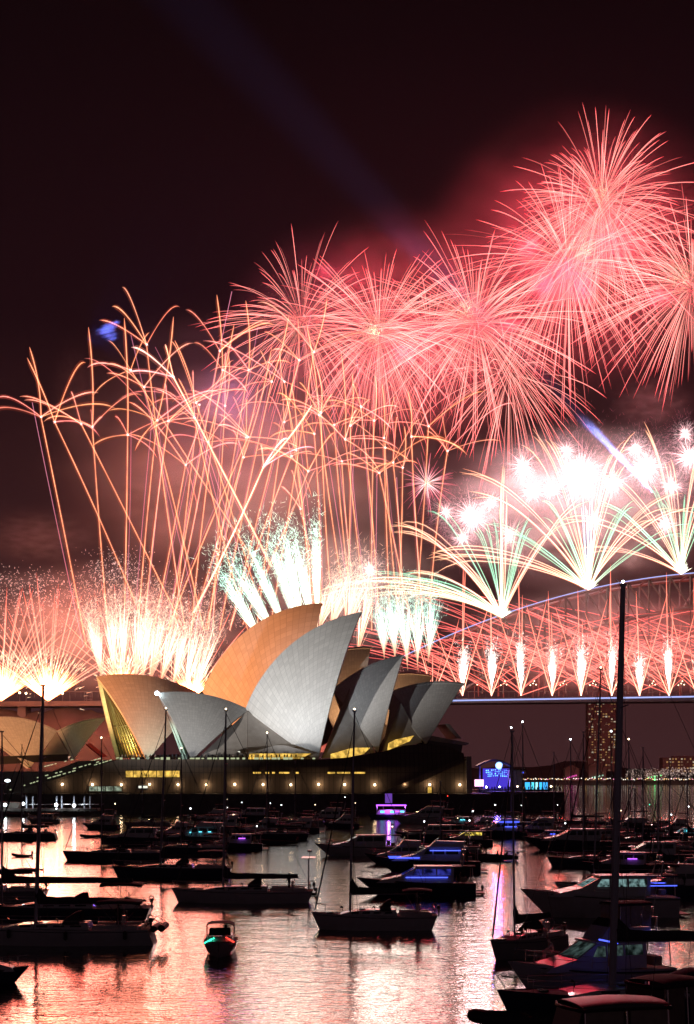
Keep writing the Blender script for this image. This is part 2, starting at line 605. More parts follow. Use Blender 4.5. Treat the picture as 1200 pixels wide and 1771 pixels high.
def side_wall(root, ax, pp, w0, label=None, material='concrete', push=1.0):
    pts = [ax.px(x, y, w) for (x, y, w) in pp]
    o = tri_wall("side_shell", None, pts, M[material], -ax.n * push, label)
    parent_keep(o, root)
    return o
side_wall(near_hall, AXN, [(428, 1229, 1.5), (338, 1316, 13), (427.6, 1316, 15)], 0, "triangular side wall under the saddle")
side_wall(near_hall, AXN, [(428.4, 1229, 1.5), (428.4, 1316, 15), (545, 1316, 15)], 0)
side_wall(near_hall, AXN, [(604, 1190, 3), (556, 1312, 14), (648, 1302, 12), (622, 1232, 8)], 0)
side_wall(near_hall, AXN, [(680, 1200, 3), (662, 1300, 13), (730, 1284, 11), (693, 1215, 7)], 0)
def hall_part(root, mb, name, material, smooth=False, label=None):
    o = mb.build(name, material, None, smooth)
    parent_keep(o, root)
    if label: o['label'] = label
    return o
# amber foyer strips under the shells
def strip(ax, poly, w, depth=0.4):
    m = MB(); m.prism([ax.px(x, y, w) for x, y in poly], -ax.n * depth)
    return m
hall_part(near_hall, strip(AXN, [(432, 1302), (540, 1302), (520, 1312), (430, 1313)], 19), "foyer_window", M['window_lit'])
hall_part(near_hall, strip(AXN, [(572, 1304), (610, 1293), (640, 1293), (629, 1304), (572, 1316)], 18.5), "foyer_window", M['window_lit'])
hall_part(near_hall, strip(AXN, [(672, 1285), (684, 1279), (716, 1272), (708, 1282), (670, 1298)], 17), "foyer_window", M['window_lit'])
r = MB(); r.prism([AXN.px(x, y, 21) for x, y in [(428, 1303), (476, 1289), (494, 1289), (545, 1303)]], -AXN.n * 3)
hall_part(near_hall, r, "foyer_roof", M['concrete'])
r = MB(); r.prism([AXN.px(x, y, 21) for x, y in [(350, 1306), (372, 1296), (405, 1297), (425, 1306)]], -AXN.n * 3)
hall_part(near_hall, r, "foyer_roof", M['concrete'])
# north foyer: folded glass canopy at the far right end
r = MB()
r.prism([AXN.px(x, y, 12) for x, y in [(745, 1272), (812, 1285), (806, 1289), (742, 1281)]], -AXN.n * 20)
hall_part(near_hall, r, "foyer_canopy", M['concrete'])
r = MB()
r.prism([AXN.px(x, y, 10) for x, y in [(771, 1252), (777, 1252), (798, 1277), (790, 1277)]], -AXN.n * 14)
hall_part(near_hall, r, "canopy_fold", M['concrete'])
r = MB()
r.prism([AXN.px(x, y, 11) for x, y in [(742, 1281), (800, 1288), (796, 1312), (735, 1312)]], -AXN.n * 18)
hall_part(near_hall, r, "glass_front", M['foyer_glass'])

# the white star of a lamp on the south tip
r = MB(); r.ball(AXN.px(271.5, 1199, 1.5), 0.75, 10, 6)
hall_part(near_hall, r, "tip_lamp", emit('tip_lamp', (0.75, 0.9, 1.0), 26.0, True), label="white lamp on the tip of the south facing sail")
for k_, (x0, x1) in enumerate(((404, 408), (411, 415))):
    r2 = MB(); r2.prism([AXN.px(x, y, 19) for x, y in [(x0, 1299), (x1, 1299), (x1, 1305), (x0, 1305)]], -AXN.n * 0.3)
    hall_part(near_hall, r2, "foyer_window", M['window_white'])
# ---- farther hall, orange
AXF = Axis(612, 22)
far_hall = empty("opera_hall", AXF.px(430, 1312), 0,
                 "farther opera hall with orange lit sail shells, rising behind the grey hall", "opera house", "halls of white tiled sail shells")
hall_sail(far_hall, AXF, (557, 1043), (345, 1210), (492, 1320), 19, label="highest orange sail shell")
sl, nmouth, fmouth = hall_sail(far_hall, AXF, (167, 1170), (352, 1204), (254, 1316), 22, glow=True,
                               label="orange sail shell over a glowing yellow glass wall")
hall_sail(far_hall, AXF, (641, 1118), (520, 1150), (600, 1310), 17, R=90)
hall_sail(far_hall, AXF, (747, 1167), (620, 1182), (700, 1310), 14, R=90)

# ---- small restaurant shells at the south-west
AXR = Axis(640, 14)
rest = empty("shell_restaurant", AXR.px(100, 1320), 0,
             "small low pair of orange lit shells beside the big stairway", "restaurant")
hall_sail(rest, AXR, (182, 1241), (98, 1264), (126, 1314), 8, R=60)
hall_sail(rest, AXR, (-62, 1252), (100, 1264), (52, 1328), 11, R=60)
side_wall(rest, AXR, [(97, 1266, 1), (72, 1306, 9), (119, 1304, 9)], 0)
r = MB(); r.prism([AXR.px(x, y, 10) for x, y in [(0, 1308), (118, 1304), (118, 1316), (0, 1322)]], -AXR.n * 1.5)
hall_part(rest, r, "foyer_window", M['foyer_glass'])
r = MB(); r.prism([AXR.px(x, y, 6) for x, y in [(150, 1287), (156, 1285), (186, 1308), (178, 1310)]], -AXR.n * 8)
hall_part(rest, r, "red_awning", mat('red_awning', (0.6, 0.04, 0.05), 0.7))

# ------------------------------------------------------------------ podium, boardwalk, sea wall
YP = 516.0
pod = empty("opera_podium", at(400, 1372, YP), 0, "long dark granite podium carrying the sail shells above the sea wall", "podium")
def pod_part(mb, name, material, smooth=False, label=None):
    o = mb.build(name, material, None, smooth)
    parent_keep(o, pod)
    if label: o['label'] = label
    return o
r = MB(); r.prism([at(x, y, YP) for x, y in [(18, 1372), (206, 1313), (806, 1313), (806, 1372)]], (0, 130, 0))
pod_part(r, "podium_wall", M['granite'])
r = MB(); r.prism([at(x, y, YP + 3) for x, y in [(558, 1313), (600, 1310), (664, 1299), (700, 1289), (742, 1286), (776, 1291), (802, 1303), (803, 1313)]], (0, 70, 0))
pod_part(r, "upper_terrace", M['granite'])
r = MB(); r.prism([at(x, y, YP - 1.2) for x, y in [(655, 1372), (793, 1314), (803, 1314), (803, 1318), (684, 1372)]], (0, 1.19, 0))
pod_part(r, "side_stair", M['granite'])
r = MB(); r.prism([at(x, y, YP - 1.6) for x, y in [(806.5, 1308), (815, 1308), (817, 1372), (806.5, 1372)]], (0, 40, 0))
pod_part(r, "stair_tower", M['concrete'])
# ledge along the foot of the podium, windows
r = MB(); r.box(tuple(at(490, 1327, YP) + Vector((0, -0.35, 0))), (106, 0.7, 0.5)); pod_part(r, "ledge", M['granite'])
def window(x0, x1, y0, y1, material, frames=0):
    a = at(x0, y1, YP - 0.12); b = at(x1, y0, YP - 0.12)
    r = MB(); r.box(((a.x + b.x) / 2, YP - 0.10, (a.z + b.z) / 2), (b.x - a.x, 0.2, b.z - a.z))
    w = pod_part(r, "window", M[material])
    f = MB()
    for k in range(frames + 1):
        x = a.x + (b.x - a.x) * k / max(frames, 1)
        f.box((x, YP - 0.24, (a.z + b.z) / 2), (0.22, 0.16, b.z - a.z + 0.4))
    for z in (a.z - 0.1, b.z + 0.1):
        f.box(((a.x + b.x) / 2, YP - 0.22, z), (b.x - a.x, 0.14, 0.2))
    fo = f.build("window_frame", M['bronze'], None)
    fo.parent = w
    return w
window(217, 311, 1333, 1344, 'window_lit', 7)
window(154, 211, 1360, 1368, 'window_pale', 4)
window(239, 256, 1359, 1363, 'window_white', 1)
for x0, x1 in [(437, 452), (458, 466), (470, 476), (482, 501), (511, 517), (566, 580), (582, 606), (612, 632)]:
    window(x0, x1, 1335, 1338, 'window_lit', 1)
window(739, 747, 1361, 1371, 'window_lit', 1)
# wall lamps, a real lamp behind each
for i, x in enumerate([108, 160, 210, 259, 308, 357, 406, 455, 503, 551, 596, 648, 700, 743, 795]):
    p = at(x, 1356.5 + (i % 3) * 0.4, YP)
    r = MB(); r.box((p.x, p.y - 0.25, p.z + 0.3), (0.5, 0.5, 0.14)); r.ball((p.x, p.y - 0.4, p.z), 0.36)
    o = pod_part(r, "wall_lamp", M['lamp_warm'])
    point_lamp("wall_lamp_light", (p.x, p.y - 1.3, p.z), (1.0, 0.66, 0.36), 170 + 110 * ((i * 7) % 4) / 3, 0.3)
# balustrade with light strip, lit hand rails down the big stairway
r = MB()
for k in range(34):
    x0 = 207 + k * 10.1
    if random.random() < 0.18: continue
    a = at(x0, 1313.5, YP - 0.3); b = at(x0 + random.uniform(4, 9), 1311.5, YP - 0.3)
    r.box(((a.x + b.x) / 2, YP - 0.3, a.z + 0.35), (b.x - a.x, 0.06, random.uniform(0.35, 0.8)))
pod_part(r, "light_strip", M['rail_glow'])
r = MB(); r.pipe([at(206, 1309, YP + 0.2), at(545, 1309, YP + 0.2)], 0.09, 4)
for k in range(70):
    x = 206 + k * 4.9
    r.pipe([at(x, 1309, YP + 0.2), at(x, 1313, YP + 0.2)], 0.06, 4)
pod_part(r, "balustrade", M['bronze'])
r = MB()
for (x0, y0, x1, y1, dy) in [(206, 1310, 150, 1327, 0), (148, 1327.5, 72, 1349, 0), (68, 1350, 14, 1367, 0), (200, 1309, 136, 1327, 9), (132, 1328, 60, 1346, 9), (175, 1311, 110, 1329, 18), (127, 1313, 75, 1326, 26)]:
    a = at(x0, y0, YP - 0.4 + dy); b = at(x1, y1, YP - 0.4 + dy)
    n = 9
    for k in range(n):
        if random.random() < 0.25: continue
        r.pipe([a.lerp(b, (k + 0.08) / n), a.lerp(b, (k + random.uniform(0.5, 0.95)) / n)], 0.16, 4)
pod_part(r, "stair_rail", M['rail_glow'])
r = MB()
r.prism([at(x, y, YP + 12) for x, y in [(-60, 1372), (-60, 1334), (90, 1334), (135, 1316), (206, 1314), (20, 1372)]], (0, 100, 0))
pod_part(r, "forecourt_stairs", M['paving'])

# boardwalk and sea wall, to the point at the right
r = MB(); r.prism([at(x, y, 508) for x, y in [(-190, 1373), (848, 1373), (850, 1408), (-190, 1408)]], (0, 150, 0))
o = r.build("sea_wall", M['seawall']); tag(o, "dark stone sea wall under the podium lamps", "sea wall")
r = MB(); r.prism([at(x, y, 514) for x, y in [(849, 1369.5), (976, 1369.5), (977, 1408), (849, 1408)]], (0, 95, 0))
o = r.build("sea_wall", M['seawall']); tag(o, "dark stone sea wall of the quay with the blue lit stage", "sea wall")

def headland():
    rng = random.Random(9)
    r = MB(); rows = []
    for d_, f in ((975, 0.0), (985, 0.7), (1020, 1.0), (1075, 1.0), (1100, 0.0)):
        row = []
        for i in range(41):
            px = -260 + 520 * i / 40
            h = (CAMH + (HZ - (1226 + 5 * math.sin(i * 0.6) + 3 * math.sin(i * 1.7))) / F * 1010) * f
            h *= max(0.0, min(1.0, (258 - px) / 60))
            row.append(((px - 600) / F * d_, d_, h - 0.5 + rng.uniform(-1, 1) * f))
        rows.append(row)
    r.loft(rows, False, False)
    o = r.build("headland", mat('headland_ground', (0.05, 0.035, 0.03), 0.95, noise=0.3, nscale=0.03), None, True)
    tag(o, kind='structure')
headland()
# ------------------------------------------------------------------ harbour bridge
YB = 1010.0
M['bridge_steel'] = mat('bridge_steel', (0.07, 0.055, 0.055), 0.6, noise=0.1, nscale=0.1)
M['bridge_led'] = emit('bridge_led', (0.42, 0.50, 1.0), 1.1)
bridge = empty("arch_bridge", at(800, 1207, YB), 0, "steel arch bridge glowing red under a blue white light strip", "bridge")
def br_part(mb, name, material, label=None):
    o = mb.build(name, material, None)
    parent_keep(o, bridge)
    if label: o['label'] = label
    return o
def interp(tab, x):
    for (x0, y0), (x1, y1) in zip(tab[:-1], tab[1:]):
        if x <= x1:
            return y0 + (y1 - y0) * (x - x0) / (x1 - x0)
    return tab[-1][1]
def smooth_tab(tab):
    xs = np.array([t[0] for t in tab], float); ys = np.array([t[1] for t in tab], float)
    co = np.polyfit(xs, ys, 3)
    return lambda x: float(np.polyval(co, x))
UP = smooth_tab([(690, 1141), (760, 1108), (868, 1066), (940, 1042), (1018, 1021), (1100, 1005), (1175, 996), (1300, 990), (1420, 998)])
LO = smooth_tab([(700, 1262), (790, 1207), (870, 1152), (943, 1117), (1040, 1083), (1130, 1062), (1220, 1050), (1320, 1048), (1420, 1056)])
xs = list(range(690, 1421, 36))
for dy, nm in ((0, "near"), (32, "far")):
    r = MB()
    s = (YB + dy) / YB
    for k in range(len(xs) - 1):
        a, b = xs[k], xs[k + 1]
        r.pipe([at(a, UP(a), YB) + Vector((0, dy, 0)), at(b, UP(b), YB) + Vector((0, dy, 0))], 1.05, 4)
        r.pipe([at(a, LO(a), YB) + Vector((0, dy, 0)), at(b, LO(b), YB) + Vector((0, dy, 0))], 1.25, 4)
        r.pipe([at(a, UP(a), YB) + Vector((0, dy, 0)), at(a, LO(a), YB) + Vector((0, dy, 0))], 0.7, 4)
        p, q = (a, b) if k < 14 else (b, a)
        r.pipe([at(p, UP(p), YB) + Vector((0, dy, 0)), at(q, LO(q), YB) + Vector((0, dy, 0))], 0.65, 4)
    br_part(r, "arch_truss", M['bridge_steel'])
    for k in range(len(xs)):
        if LO(xs[k]) < 1190:
            h = MB(); h.pipe([at(xs[k], LO(xs[k]), YB) + Vector((0, dy, 0)), at(xs[k], 1200, YB) + Vector((0, dy, 0))], 0.45, 4)
            br_part(h, "hanger", M['bridge_steel'])
for k in range(len(xs)):
    for fn in (UP, LO):
        if k % 2 == 0:
            h = MB(); h.pipe([at(xs[k], fn(xs[k]), YB), at(xs[k], fn(xs[k]), YB) + Vector((0, 32, 0))], 0.6, 4)
            br_part(h, "cross_brace", M['bridge_steel'])
r = MB()
r.prism([at(-150, 1214, YB + 2), at(1450, 1203, YB + 2), at(1450, 1211, YB + 2), at(-150, 1223, YB + 2)], (0, 28, 0))
br_part(r, "deck", M['bridge_steel'])
r = MB(); r.prism([at(-150, 1195, YB + 1.5), at(1450, 1195.5, YB + 1.5), at(1450, 1196.7, YB + 1.5), at(-150, 1196.2, YB + 1.5)], (0, 0.6, 0))
for k in range(0, 160):
    x = -140 + k * 10
    r.pipe([at(x, 1196, YB + 1.8), at(x, 1206, YB + 1.8)], 0.1, 4)
br_part(r, "parapet_fence", M['bridge_steel'])
r = MB(); r.pipe([at(x, 1211.5 - (x - 788) * 0.0165, YB + 0.8) for x in range(772, 1440, 40)], 0.55, 6)
br_part(r, "light_strip", M['bridge_led'], "blue white light strip along the roadway")
r = MB(); r.pipe([at(x, UP(x) - 2.5, YB - 1.2) for x in range(692, 1421, 14)], 0.34, 6)
br_part(r, "light_strip", M['bridge_led'], "blue white light strip along the top of the arch")
for x in [820, 871, 922, 974, 1025, 1070, 1128, 1178, 1224]:
    r = MB()
    for dx, dy in ((-5, 3), (0, 0), (5, 2), (2, -4)):
        r.ball(at(x + dx, 1182 + dy, YB + 14), 0.32, 6, 4)
    br_part(r, "roadway_lamp", M['lamp_warm'])
    r = MB(); r.pipe([at(x, 1180, YB + 14.6), at(x, 1208, YB + 14.6)], 0.2, 4); br_part(r, "lamp_pole", M['bridge_steel'])
# pier under the southern approach
for x in (30, 180, -80):
    r = MB(); r.prism([at(x, 1220, YB + 6), at(x + 14, 1220, YB + 6), at(x + 15, 1350, YB + 6), at(x - 1, 1350, YB + 6)], (0, 18, 0))
    br_part(r, "approach_pier", M['bridge_steel'])
# poles and a gantry standing on the approach
for i, (x, y0, kind) in enumerate([(45, 1199, 1), (121, 1202, 0), (108, 1199, 1), (34, 1198, 1)]):
    r = MB(); r.pipe([at(x, y0, YB + 8), at(x, 1216, YB + 8)], 0.28, 5)
    o = r.build("lamp_pole", M['bridge_steel'])
    tag(o, ["short lamp pole on the approach road nearest the white fountain, on its far side", "tall thin pole on the approach road near the steel gantry",
            "lamp pole with a pale lamp between the fountain and the gantry", "lamp pole at the open end of the approach road"][i], "lamp pole", "poles on the bridge approach")
    if kind:
        b = MB(); b.ball(at(x, y0, YB + 8), 0.7, 6, 4); b.build("lamp", M['lamp_warm'], o)
r = MB()
for x in (146, 150, 156, 159):
    r.pipe([at(x, 1197, YB + 9), at(x, 1216, YB + 9)], 0.22, 4)
for y in (1197, 1203, 1209):
    r.pipe([at(146, y, YB + 9), at(159, y + 1, YB + 9)], 0.2, 4)
o = r.build("road_gantry", M['bridge_steel']); tag(o, "small steel gantry on the bridge approach behind the orange sail tip", "gantry")

# ------------------------------------------------------------------ far shore
def far_shore():
    rng = random.Random(4)
    r = MB(); rows = []
    NX = 90
    prof = [(-700, 1290), (0, 1295), (170, 1300), (500, 1310), (790, 1326), (860, 1328), (930, 1322), (985, 1317), (1040, 1321), (1090, 1328), (1140, 1329), (1200, 1330), (1500, 1318), (1900, 1310)]
    for d, f in ((1950, 0.0), (1962, 0.18), (2040, 0.45), (2160, 0.85), (2330, 1.0), (2500, 0.9)):
        row = []
        for i in range(NX + 1):
            px = -700 + 2600 * i / NX
            X = (px - 600) / F * 1950
            z = max(2.0, (HZ - interp(prof, px)) / F * 2160 + CAMH) * f
            z += rng.uniform(-1, 1) * 3 * min(f, 1) if f > 0 else -1.0
            if f == 0.18: z = 4.0
            row.append((X * d / 1950, d, z))
        rows.append(row)
    r.loft(rows, False, False)
    o = r.build("far_shore", mat('shore_ground', (0.05, 0.045, 0.045), 0.9, noise=0.3, nscale=0.02), None, True)
    tag(o, kind='structure')
far_shore()

def tower_material():
    """dark facade with a lit window here and there"""
    m, nt, b = nodes_of("tower_facade")
    b.inputs['Base Color'].default_value = (0.16, 0.13, 0.12, 1)
    b.inputs['Roughness'].default_value = 0.8
    return m
M['tower'] = tower_material()
def lit_block(name, x0, x1, y0, y1, Y, nx, ny, frac, label, cat, seed, depth=22):
    rng = random.Random(seed)
    root = empty(name, at((x0 + x1) / 2, y1, Y), 0, label, cat)
    def part(mb, nm, m):
        o = mb.build(nm, m, None); parent_keep(o, root); return o
    r = MB(); r.prism([at(x0, y0, Y), at(x1, y0, Y), at(x1, y1, Y), at(x0, y1, Y)], (0, depth, 0))
    part(r, "wall", M['tower'])
    a = at(x0, y0, Y); b = at(x1, y1, Y)
    r = MB(); r.box(((a.x + b.x) / 2, Y + depth / 2, a.z + 1.0), (abs(b.x - a.x) * 0.5, depth * 0.5, 2.0)); part(r, "roof_plant", M['tower'])
    for k in range(1, ny):
        r = MB() if k == 1 else r
        z = a.z + (b.z - a.z) * k / ny
        r.box(((a.x + b.x) / 2, Y - 0.25, z), (abs(b.x - a.x) + 0.6, 0.5, 0.35))
    part(r, "floor_ledge", M['tower'])
    cw = (b.x - a.x) / nx; ch = (a.z - b.z) / ny
    n = 0
    for i in range(nx):
        for j in range(ny):
            if rng.random() > frac: continue
            r = MB()
            r.box((a.x + (i + 0.5) * cw, Y - 0.06, a.z - (j + 0.5) * ch), (cw * rng.uniform(0.4, 0.75), 0.1, ch * rng.uniform(0.35, 0.6)))
            part(r, "window", rng.choice([WIN_A, WIN_A, WIN_B, WIN_C]))
            n += 1
    return root
WIN_A = emit('far_window_amber', (1.0, 0.55, 0.2), 0.32)
WIN_B = emit('far_window_dim', (0.9, 0.5, 0.3), 0.14)
WIN_C = emit('far_window_white', (1.0, 0.85, 0.6), 0.45)
lit_block("apartment_tower", 1017, 1070, 1215, 1334, 1975, 11, 27, 0.32, "tall apartment tower dotted with amber windows across the harbour", "apartment tower", 3)
lit_block("apartment_block", 1146, 1222, 1310, 1336, 1985, 15, 5, 0.55, "low wide block with rows of amber windows beyond the tower", "apartment block", 5)
for i, (x, n, c, lab) in enumerate([(989, 7, (0.9, 0.1, 0.5), "dark waterside building lit magenta at its base"), (1033, 9, (0.55, 1.0, 0.75), "waterside hall with a bright pale green light"),
                          (1132, 5, (0.2, 1.0, 0.3), "dark building with green lights near the amber block")]):
    root = empty("waterside_building", at(x, 1345, 1955), 0, lab, "building")
    r = MB(); w = 12 + i * 3
    r.prism([at(x - w, 1345 - n * 2.2, 1958), at(x + w, 1345 - n * 2.2, 1958), at(x + w, 1351, 1958), at(x - w, 1351, 1958)], (0, 15, 0))
    o = r.build("wall", M['tower']); parent_keep(o, root)
    r = MB(); r.prism([at(x - w - 1, 1345 - n * 2.2, 1956), at(x, 1345 - n * 3.2, 1956), at(x + w + 1, 1345 - n * 2.2, 1956)], (0, 18, 0))
    o = r.build("roof", M['tower']); parent_keep(o, root)
    em = emit('facade_light', c, 1.3)
    for k in range(5):
        r = MB(); r.ball(at(x - w * 0.6 + k * w * 0.3, 1345 - (k * 37 % 9), 1956.5), 0.9 + 0.5 * (k == 2), 6, 4)
        o = r.build("facade_lamp", em); parent_keep(o, root)
# promenade lamps along the far shore
rng = random.Random(11)
proto = None
SH = [emit('shore_lamp_white', (1, 0.9, 0.75), 2.2, True), emit('shore_lamp_amber', (1, 0.6, 0.25), 1.8, True), emit('shore_lamp_pink', (1, 0.3, 0.5), 1.6, True), emit('shore_lamp_green', (0.2, 1, 0.3), 3.0, True)]
k = 0
lamp_me = []
for m_ in SH:
    r = MB(); r.ball((0, 0, 0), 0.62, 6, 4)
    o = r.build("shore_lamp", m_); lamp_me.append(o.data); bpy.data.objects.remove(o)
for i in range(105):
    x = 902 + 300 * i / 104 + rng.uniform(-1, 1)
    kind = rng.choice([0, 0, 1, 1, 2])
    y = 1347 + rng.uniform(-1.2, 1.6)
    if i == 80: kind = 3
    o = link("shore_lamp", lamp_me[kind]); o.location = at(x, y, 1952)
    if kind == 3: o.scale = (2, 2, 2)
    tag(o, ["tiny white lamp in the row along the far shore", "tiny amber lamp in the row along the far shore", "tiny pink lamp in the row along the far shore",
            "green lamp on the far shore casting a green streak on the water"][kind], "shore lamp", "lamps along the far shore")
r = MB()
for i in range(800):
    x = rng.uniform(1082, 1240); t = (x - 1082) / 158
    y = rng.triangular(1327 - 4 * t, 1350, 1339 - 3 * t)
    r.ball(at(x, y, 1948 - (y - 1335) * 0.2), rng.uniform(0.16, 0.42), 4, 3)
o = r.build("crowd_lights", emit('crowd_light', (1.0, 0.72, 0.62), 0.9)); tag(o, "dense sprinkle of small lights of the crowd on the far bank", "crowd lights", None, 'stuff')

# ------------------------------------------------------------------ quay stage and its surroundings
M['stage_blue'] = emit('stage_blue', (0.07, 0.10, 1.0), 1.1)
YS = 540.0
stage = empty("concert_stage", at(858, 1370, YS), 0, "blue lit stage with an arched roof and a round white light on the quay", "stage")
def st_part(mb, name, m, label=None):
    o = mb.build(name, m, None); parent_keep(o, stage)
    if label: o['label'] = label
    return o
r = MB()
arc = [(826 + 60 * t / 12, 1324 - 11 * math.sin(math.pi * t / 12)) for t in range(13)]
r.prism([at(x, y, YS) for x, y in arc] + [at(x, y + 3, YS) for x, y in reversed(arc)], (0, 12, 0))
st_part(r, "roof", M['black'])
for x in (829, 883):
    r = MB(); r.pipe([at(x, 1322, YS + 1), at(x, 1371, YS + 1)], 0.35, 5); r.pipe([at(x, 1322, YS + 10), at(x, 1371, YS + 10)], 0.35, 5); st_part(r, "post", M['black'])
r = MB(); r.prism([at(835, 1329, YS + 8), at(882, 1329, YS + 8), at(882, 1364, YS + 8), at(835, 1364, YS + 8)], (0, 0.5, 0)); st_part(r, "backdrop_screen", emit('stage_violet', (0.10, 0.06, 0.9), 0.7))
rr = random.Random(5)
r = MB()
for j in range(4):
    for i in range(13):
        if rr.random() < 0.2: continue
        r.box(tuple(at(841 + i * 3.1, 1331 + j * 3.4 + 1.5 * abs(i - 6) / 6, YS + 7.6)), (rr.uniform(0.15, 0.4), 0.1, rr.uniform(0.15, 0.45)))
st_part(r, "blue_light_panel", emit('stage_pixels', (0.12, 0.40, 1.0), 3.5))
r = MB(); r.pipe([at(863, 1324, YS - 0.5), at(863, 1324, YS - 0.2)], 1.25, 20); st_part(r, "round_emblem", emit('emblem_blue', (0.25, 0.45, 1.0), 2.6), "round pale blue light disc on the roof arch")
r = MB(); r.pipe([at(863, 1324, YS - 0.8), at(863, 1324, YS - 0.55)], 0.75, 16); st_part(r, "emblem_core", emit('emblem_white', (0.85, 0.92, 1.0), 2.2))
r = MB(); r.box(tuple(at(858, 1368, YS + 4)), (11.5, 10, 1.2)); st_part(r, "platform", M['black'])
point_lamp("stage_light", at(860, 1345, YS - 2), (0.2, 0.12, 1.0), 7000, 1.0)
r = MB(); r.box(tuple(at(828.5, 1354, YS - 6)), (3.0, 0.4, 2.3)); o = r.build("screen_panel", emit('screen_pink', (1.0, 0.55, 0.85), 2.2))
rt = empty("video_screen", at(828.5, 1370, YS - 6), 0, "small bright pink video screen beside the blue stage", "screen"); parent_keep(o, rt)
r = MB(); r.pipe([at(825, 1358, YS - 5.7), at(825, 1371, YS - 5.7)], 0.12, 5); r.pipe([at(832, 1358, YS - 5.7), at(832, 1371, YS - 5.7)], 0.12, 5)
o = r.build("stand", M['black']); parent_keep(o, rt)
r = MB(); r.prism([at(882, 1332, YS - 3), at(903, 1332, YS - 3), at(903, 1370, YS - 3), at(882, 1370, YS - 3)], (0, 8, 0)); o = r.build("wall", M['concrete'])
rt = empty("pavilion", at(892, 1370, YS - 3), 0, "plain grey pavilion between the blue stage and the cyan panels", "pavilion"); parent_keep(o, rt)
r = MB(); r.box(tuple(at(892.5, 1331, YS + 1)), (5.2, 9.5, 0.5)); o = r.build("roof", M['black']); parent_keep(o, rt)
rt = empty("light_wall", at(927, 1370, YS), 0, "low wall of glowing cyan panels at the end of the quay", "light wall")
for i, (x, w, c) in enumerate([(912, 9, (0.05, 0.45, 1.0)), (921, 5, (0.1, 0.75, 1.0)), (928, 4, (0.35, 0.9, 1.0)), (935, 5, (0.05, 0.5, 1.0)), (943, 8, (0.05, 0.4, 0.95))]):
    r = MB(); r.box(tuple(at(x, 1359, YS)), (w * 0.18, 0.3, 2.4)); o = r.build("glowing_panel", emit('cyan_panel', c, 1.5)); parent_keep(o, rt)
r = MB(); r.box(tuple(at(928, 1366.5, YS + 0.2)), (9.2, 0.6, 1.1)); o = r.build("plinth", M['black']); parent_keep(o, rt)
# lamps on the quay edge
for i, (x, y, c, lab) in enumerate([(841, 1361, 'lamp_white', "low white quay lamp beside the pink screen"), (864, 1361, 'lamp_white', "low white quay lamp under the stage disc"),
                               (895, 1360, 'lamp_warm', "low warm quay lamp before the grey pavilion"), (953, 1360, 'lamp_warm', "bright warm quay lamp past the cyan panels"), (904, 1336, 'blue_led', "blue lamp over the grey pavilion roof")]):
    rt = empty("quay_lamp", at(x, 1370, YS - 14), 0, lab, "quay lamp")
    r = MB(); r.ball(at(x, y, YS - 14), 0.33, 7, 5); o = r.build("lamp_globe", M[c]); parent_keep(o, rt)
    r = MB(); r.pipe([at(x, y, YS - 14), at(x, 1370, YS - 14)], 0.07, 5); o = r.build("post", M['black']); parent_keep(o, rt)
# people on the quay
def standing_figure(loc, h, rng, m):
    """a small standing spectator, grown as one skin"""
    mb = MB()
    x0 = 0.1 * h
    lean = rng.uniform(-0.03, 0.03)
    mb.pipe([(-0.055 * h, 0, 0), (-0.06 * h, 0, 0.26 * h), (-0.045 * h, 0, 0.5 * h), (0, 0, 0.52 * h)], [0.03 * h, 0.036 * h, 0.05 * h, 0.06 * h], 6)
    mb.pipe([(0.055 * h, 0, 0), (0.06 * h, 0, 0.26 * h), (0.045 * h, 0, 0.5 * h), (0, 0, 0.52 * h)], [0.03 * h, 0.036 * h, 0.05 * h, 0.06 * h], 6)
    mb.pipe([(0, 0, 0.46 * h), (lean, 0, 0.62 * h), (lean, 0, 0.78 * h), (lean, 0, 0.83 * h), (lean, 0, 0.87 * h)], [0.09 * h, 0.085 * h, 0.11 * h, 0.07 * h, 0.03 * h], 8)
    mb.ball((lean, 0, 0.935 * h), 0.06 * h, 8, 6, 1.15)
    up = rng.random() < 0.4
    for s in (-1, 1):
        hand = (s * 0.14 * h + lean, 0.12 * h, (0.86 if up and s > 0 else 0.5) * h)
        mb.pipe([(s * 0.11 * h + lean, 0, 0.79 * h), (s * 0.16 * h + lean, 0.03 * h, 0.63 * h), hand], [0.035 * h, 0.028 * h, 0.02 * h], 6)
    o = mb.build("person", m, None, True)
    o.location = loc
    return o
rng = random.Random(21)
for i in range(26):
    x = 845 + i * 4.9 + rng.uniform(-1.5, 1.5)
    o = standing_figure(at(x, 1369.4, 517 + rng.uniform(0, 6)), rng.uniform(1.6, 1.85), rng, M['cloth_dark'])
    o.location.z = at(0, 1369.5, 514).z
    o.rotation_euler = (0, 0, rng.uniform(-0.6, 0.6))
    tag(o, "dark figure in the row of spectators along the quay edge by the stage", "person", "spectators on the quay")
rng = random.Random(22)
zt = at(0, 1313, YP).z
for i in range(46):
    x = 210 + i * 7.2 + rng.uniform(-2, 2)
    if 325 < x < 345 or 520 < x < 556: continue
    o = standing_figure((at(x, 1313, YP + 1).x, YP + rng.uniform(0.7, 2.5), zt), rng.uniform(1.6, 1.85), rng, M['cloth_dark'] if rng.random() < 0.7 else M['cloth_pale'])
    o.rotation_euler = (0, 0, rng.uniform(-0.6, 0.6))
    tag(o, "figure standing at the lit balustrade on top of the podium" , "person", "spectators on the podium")

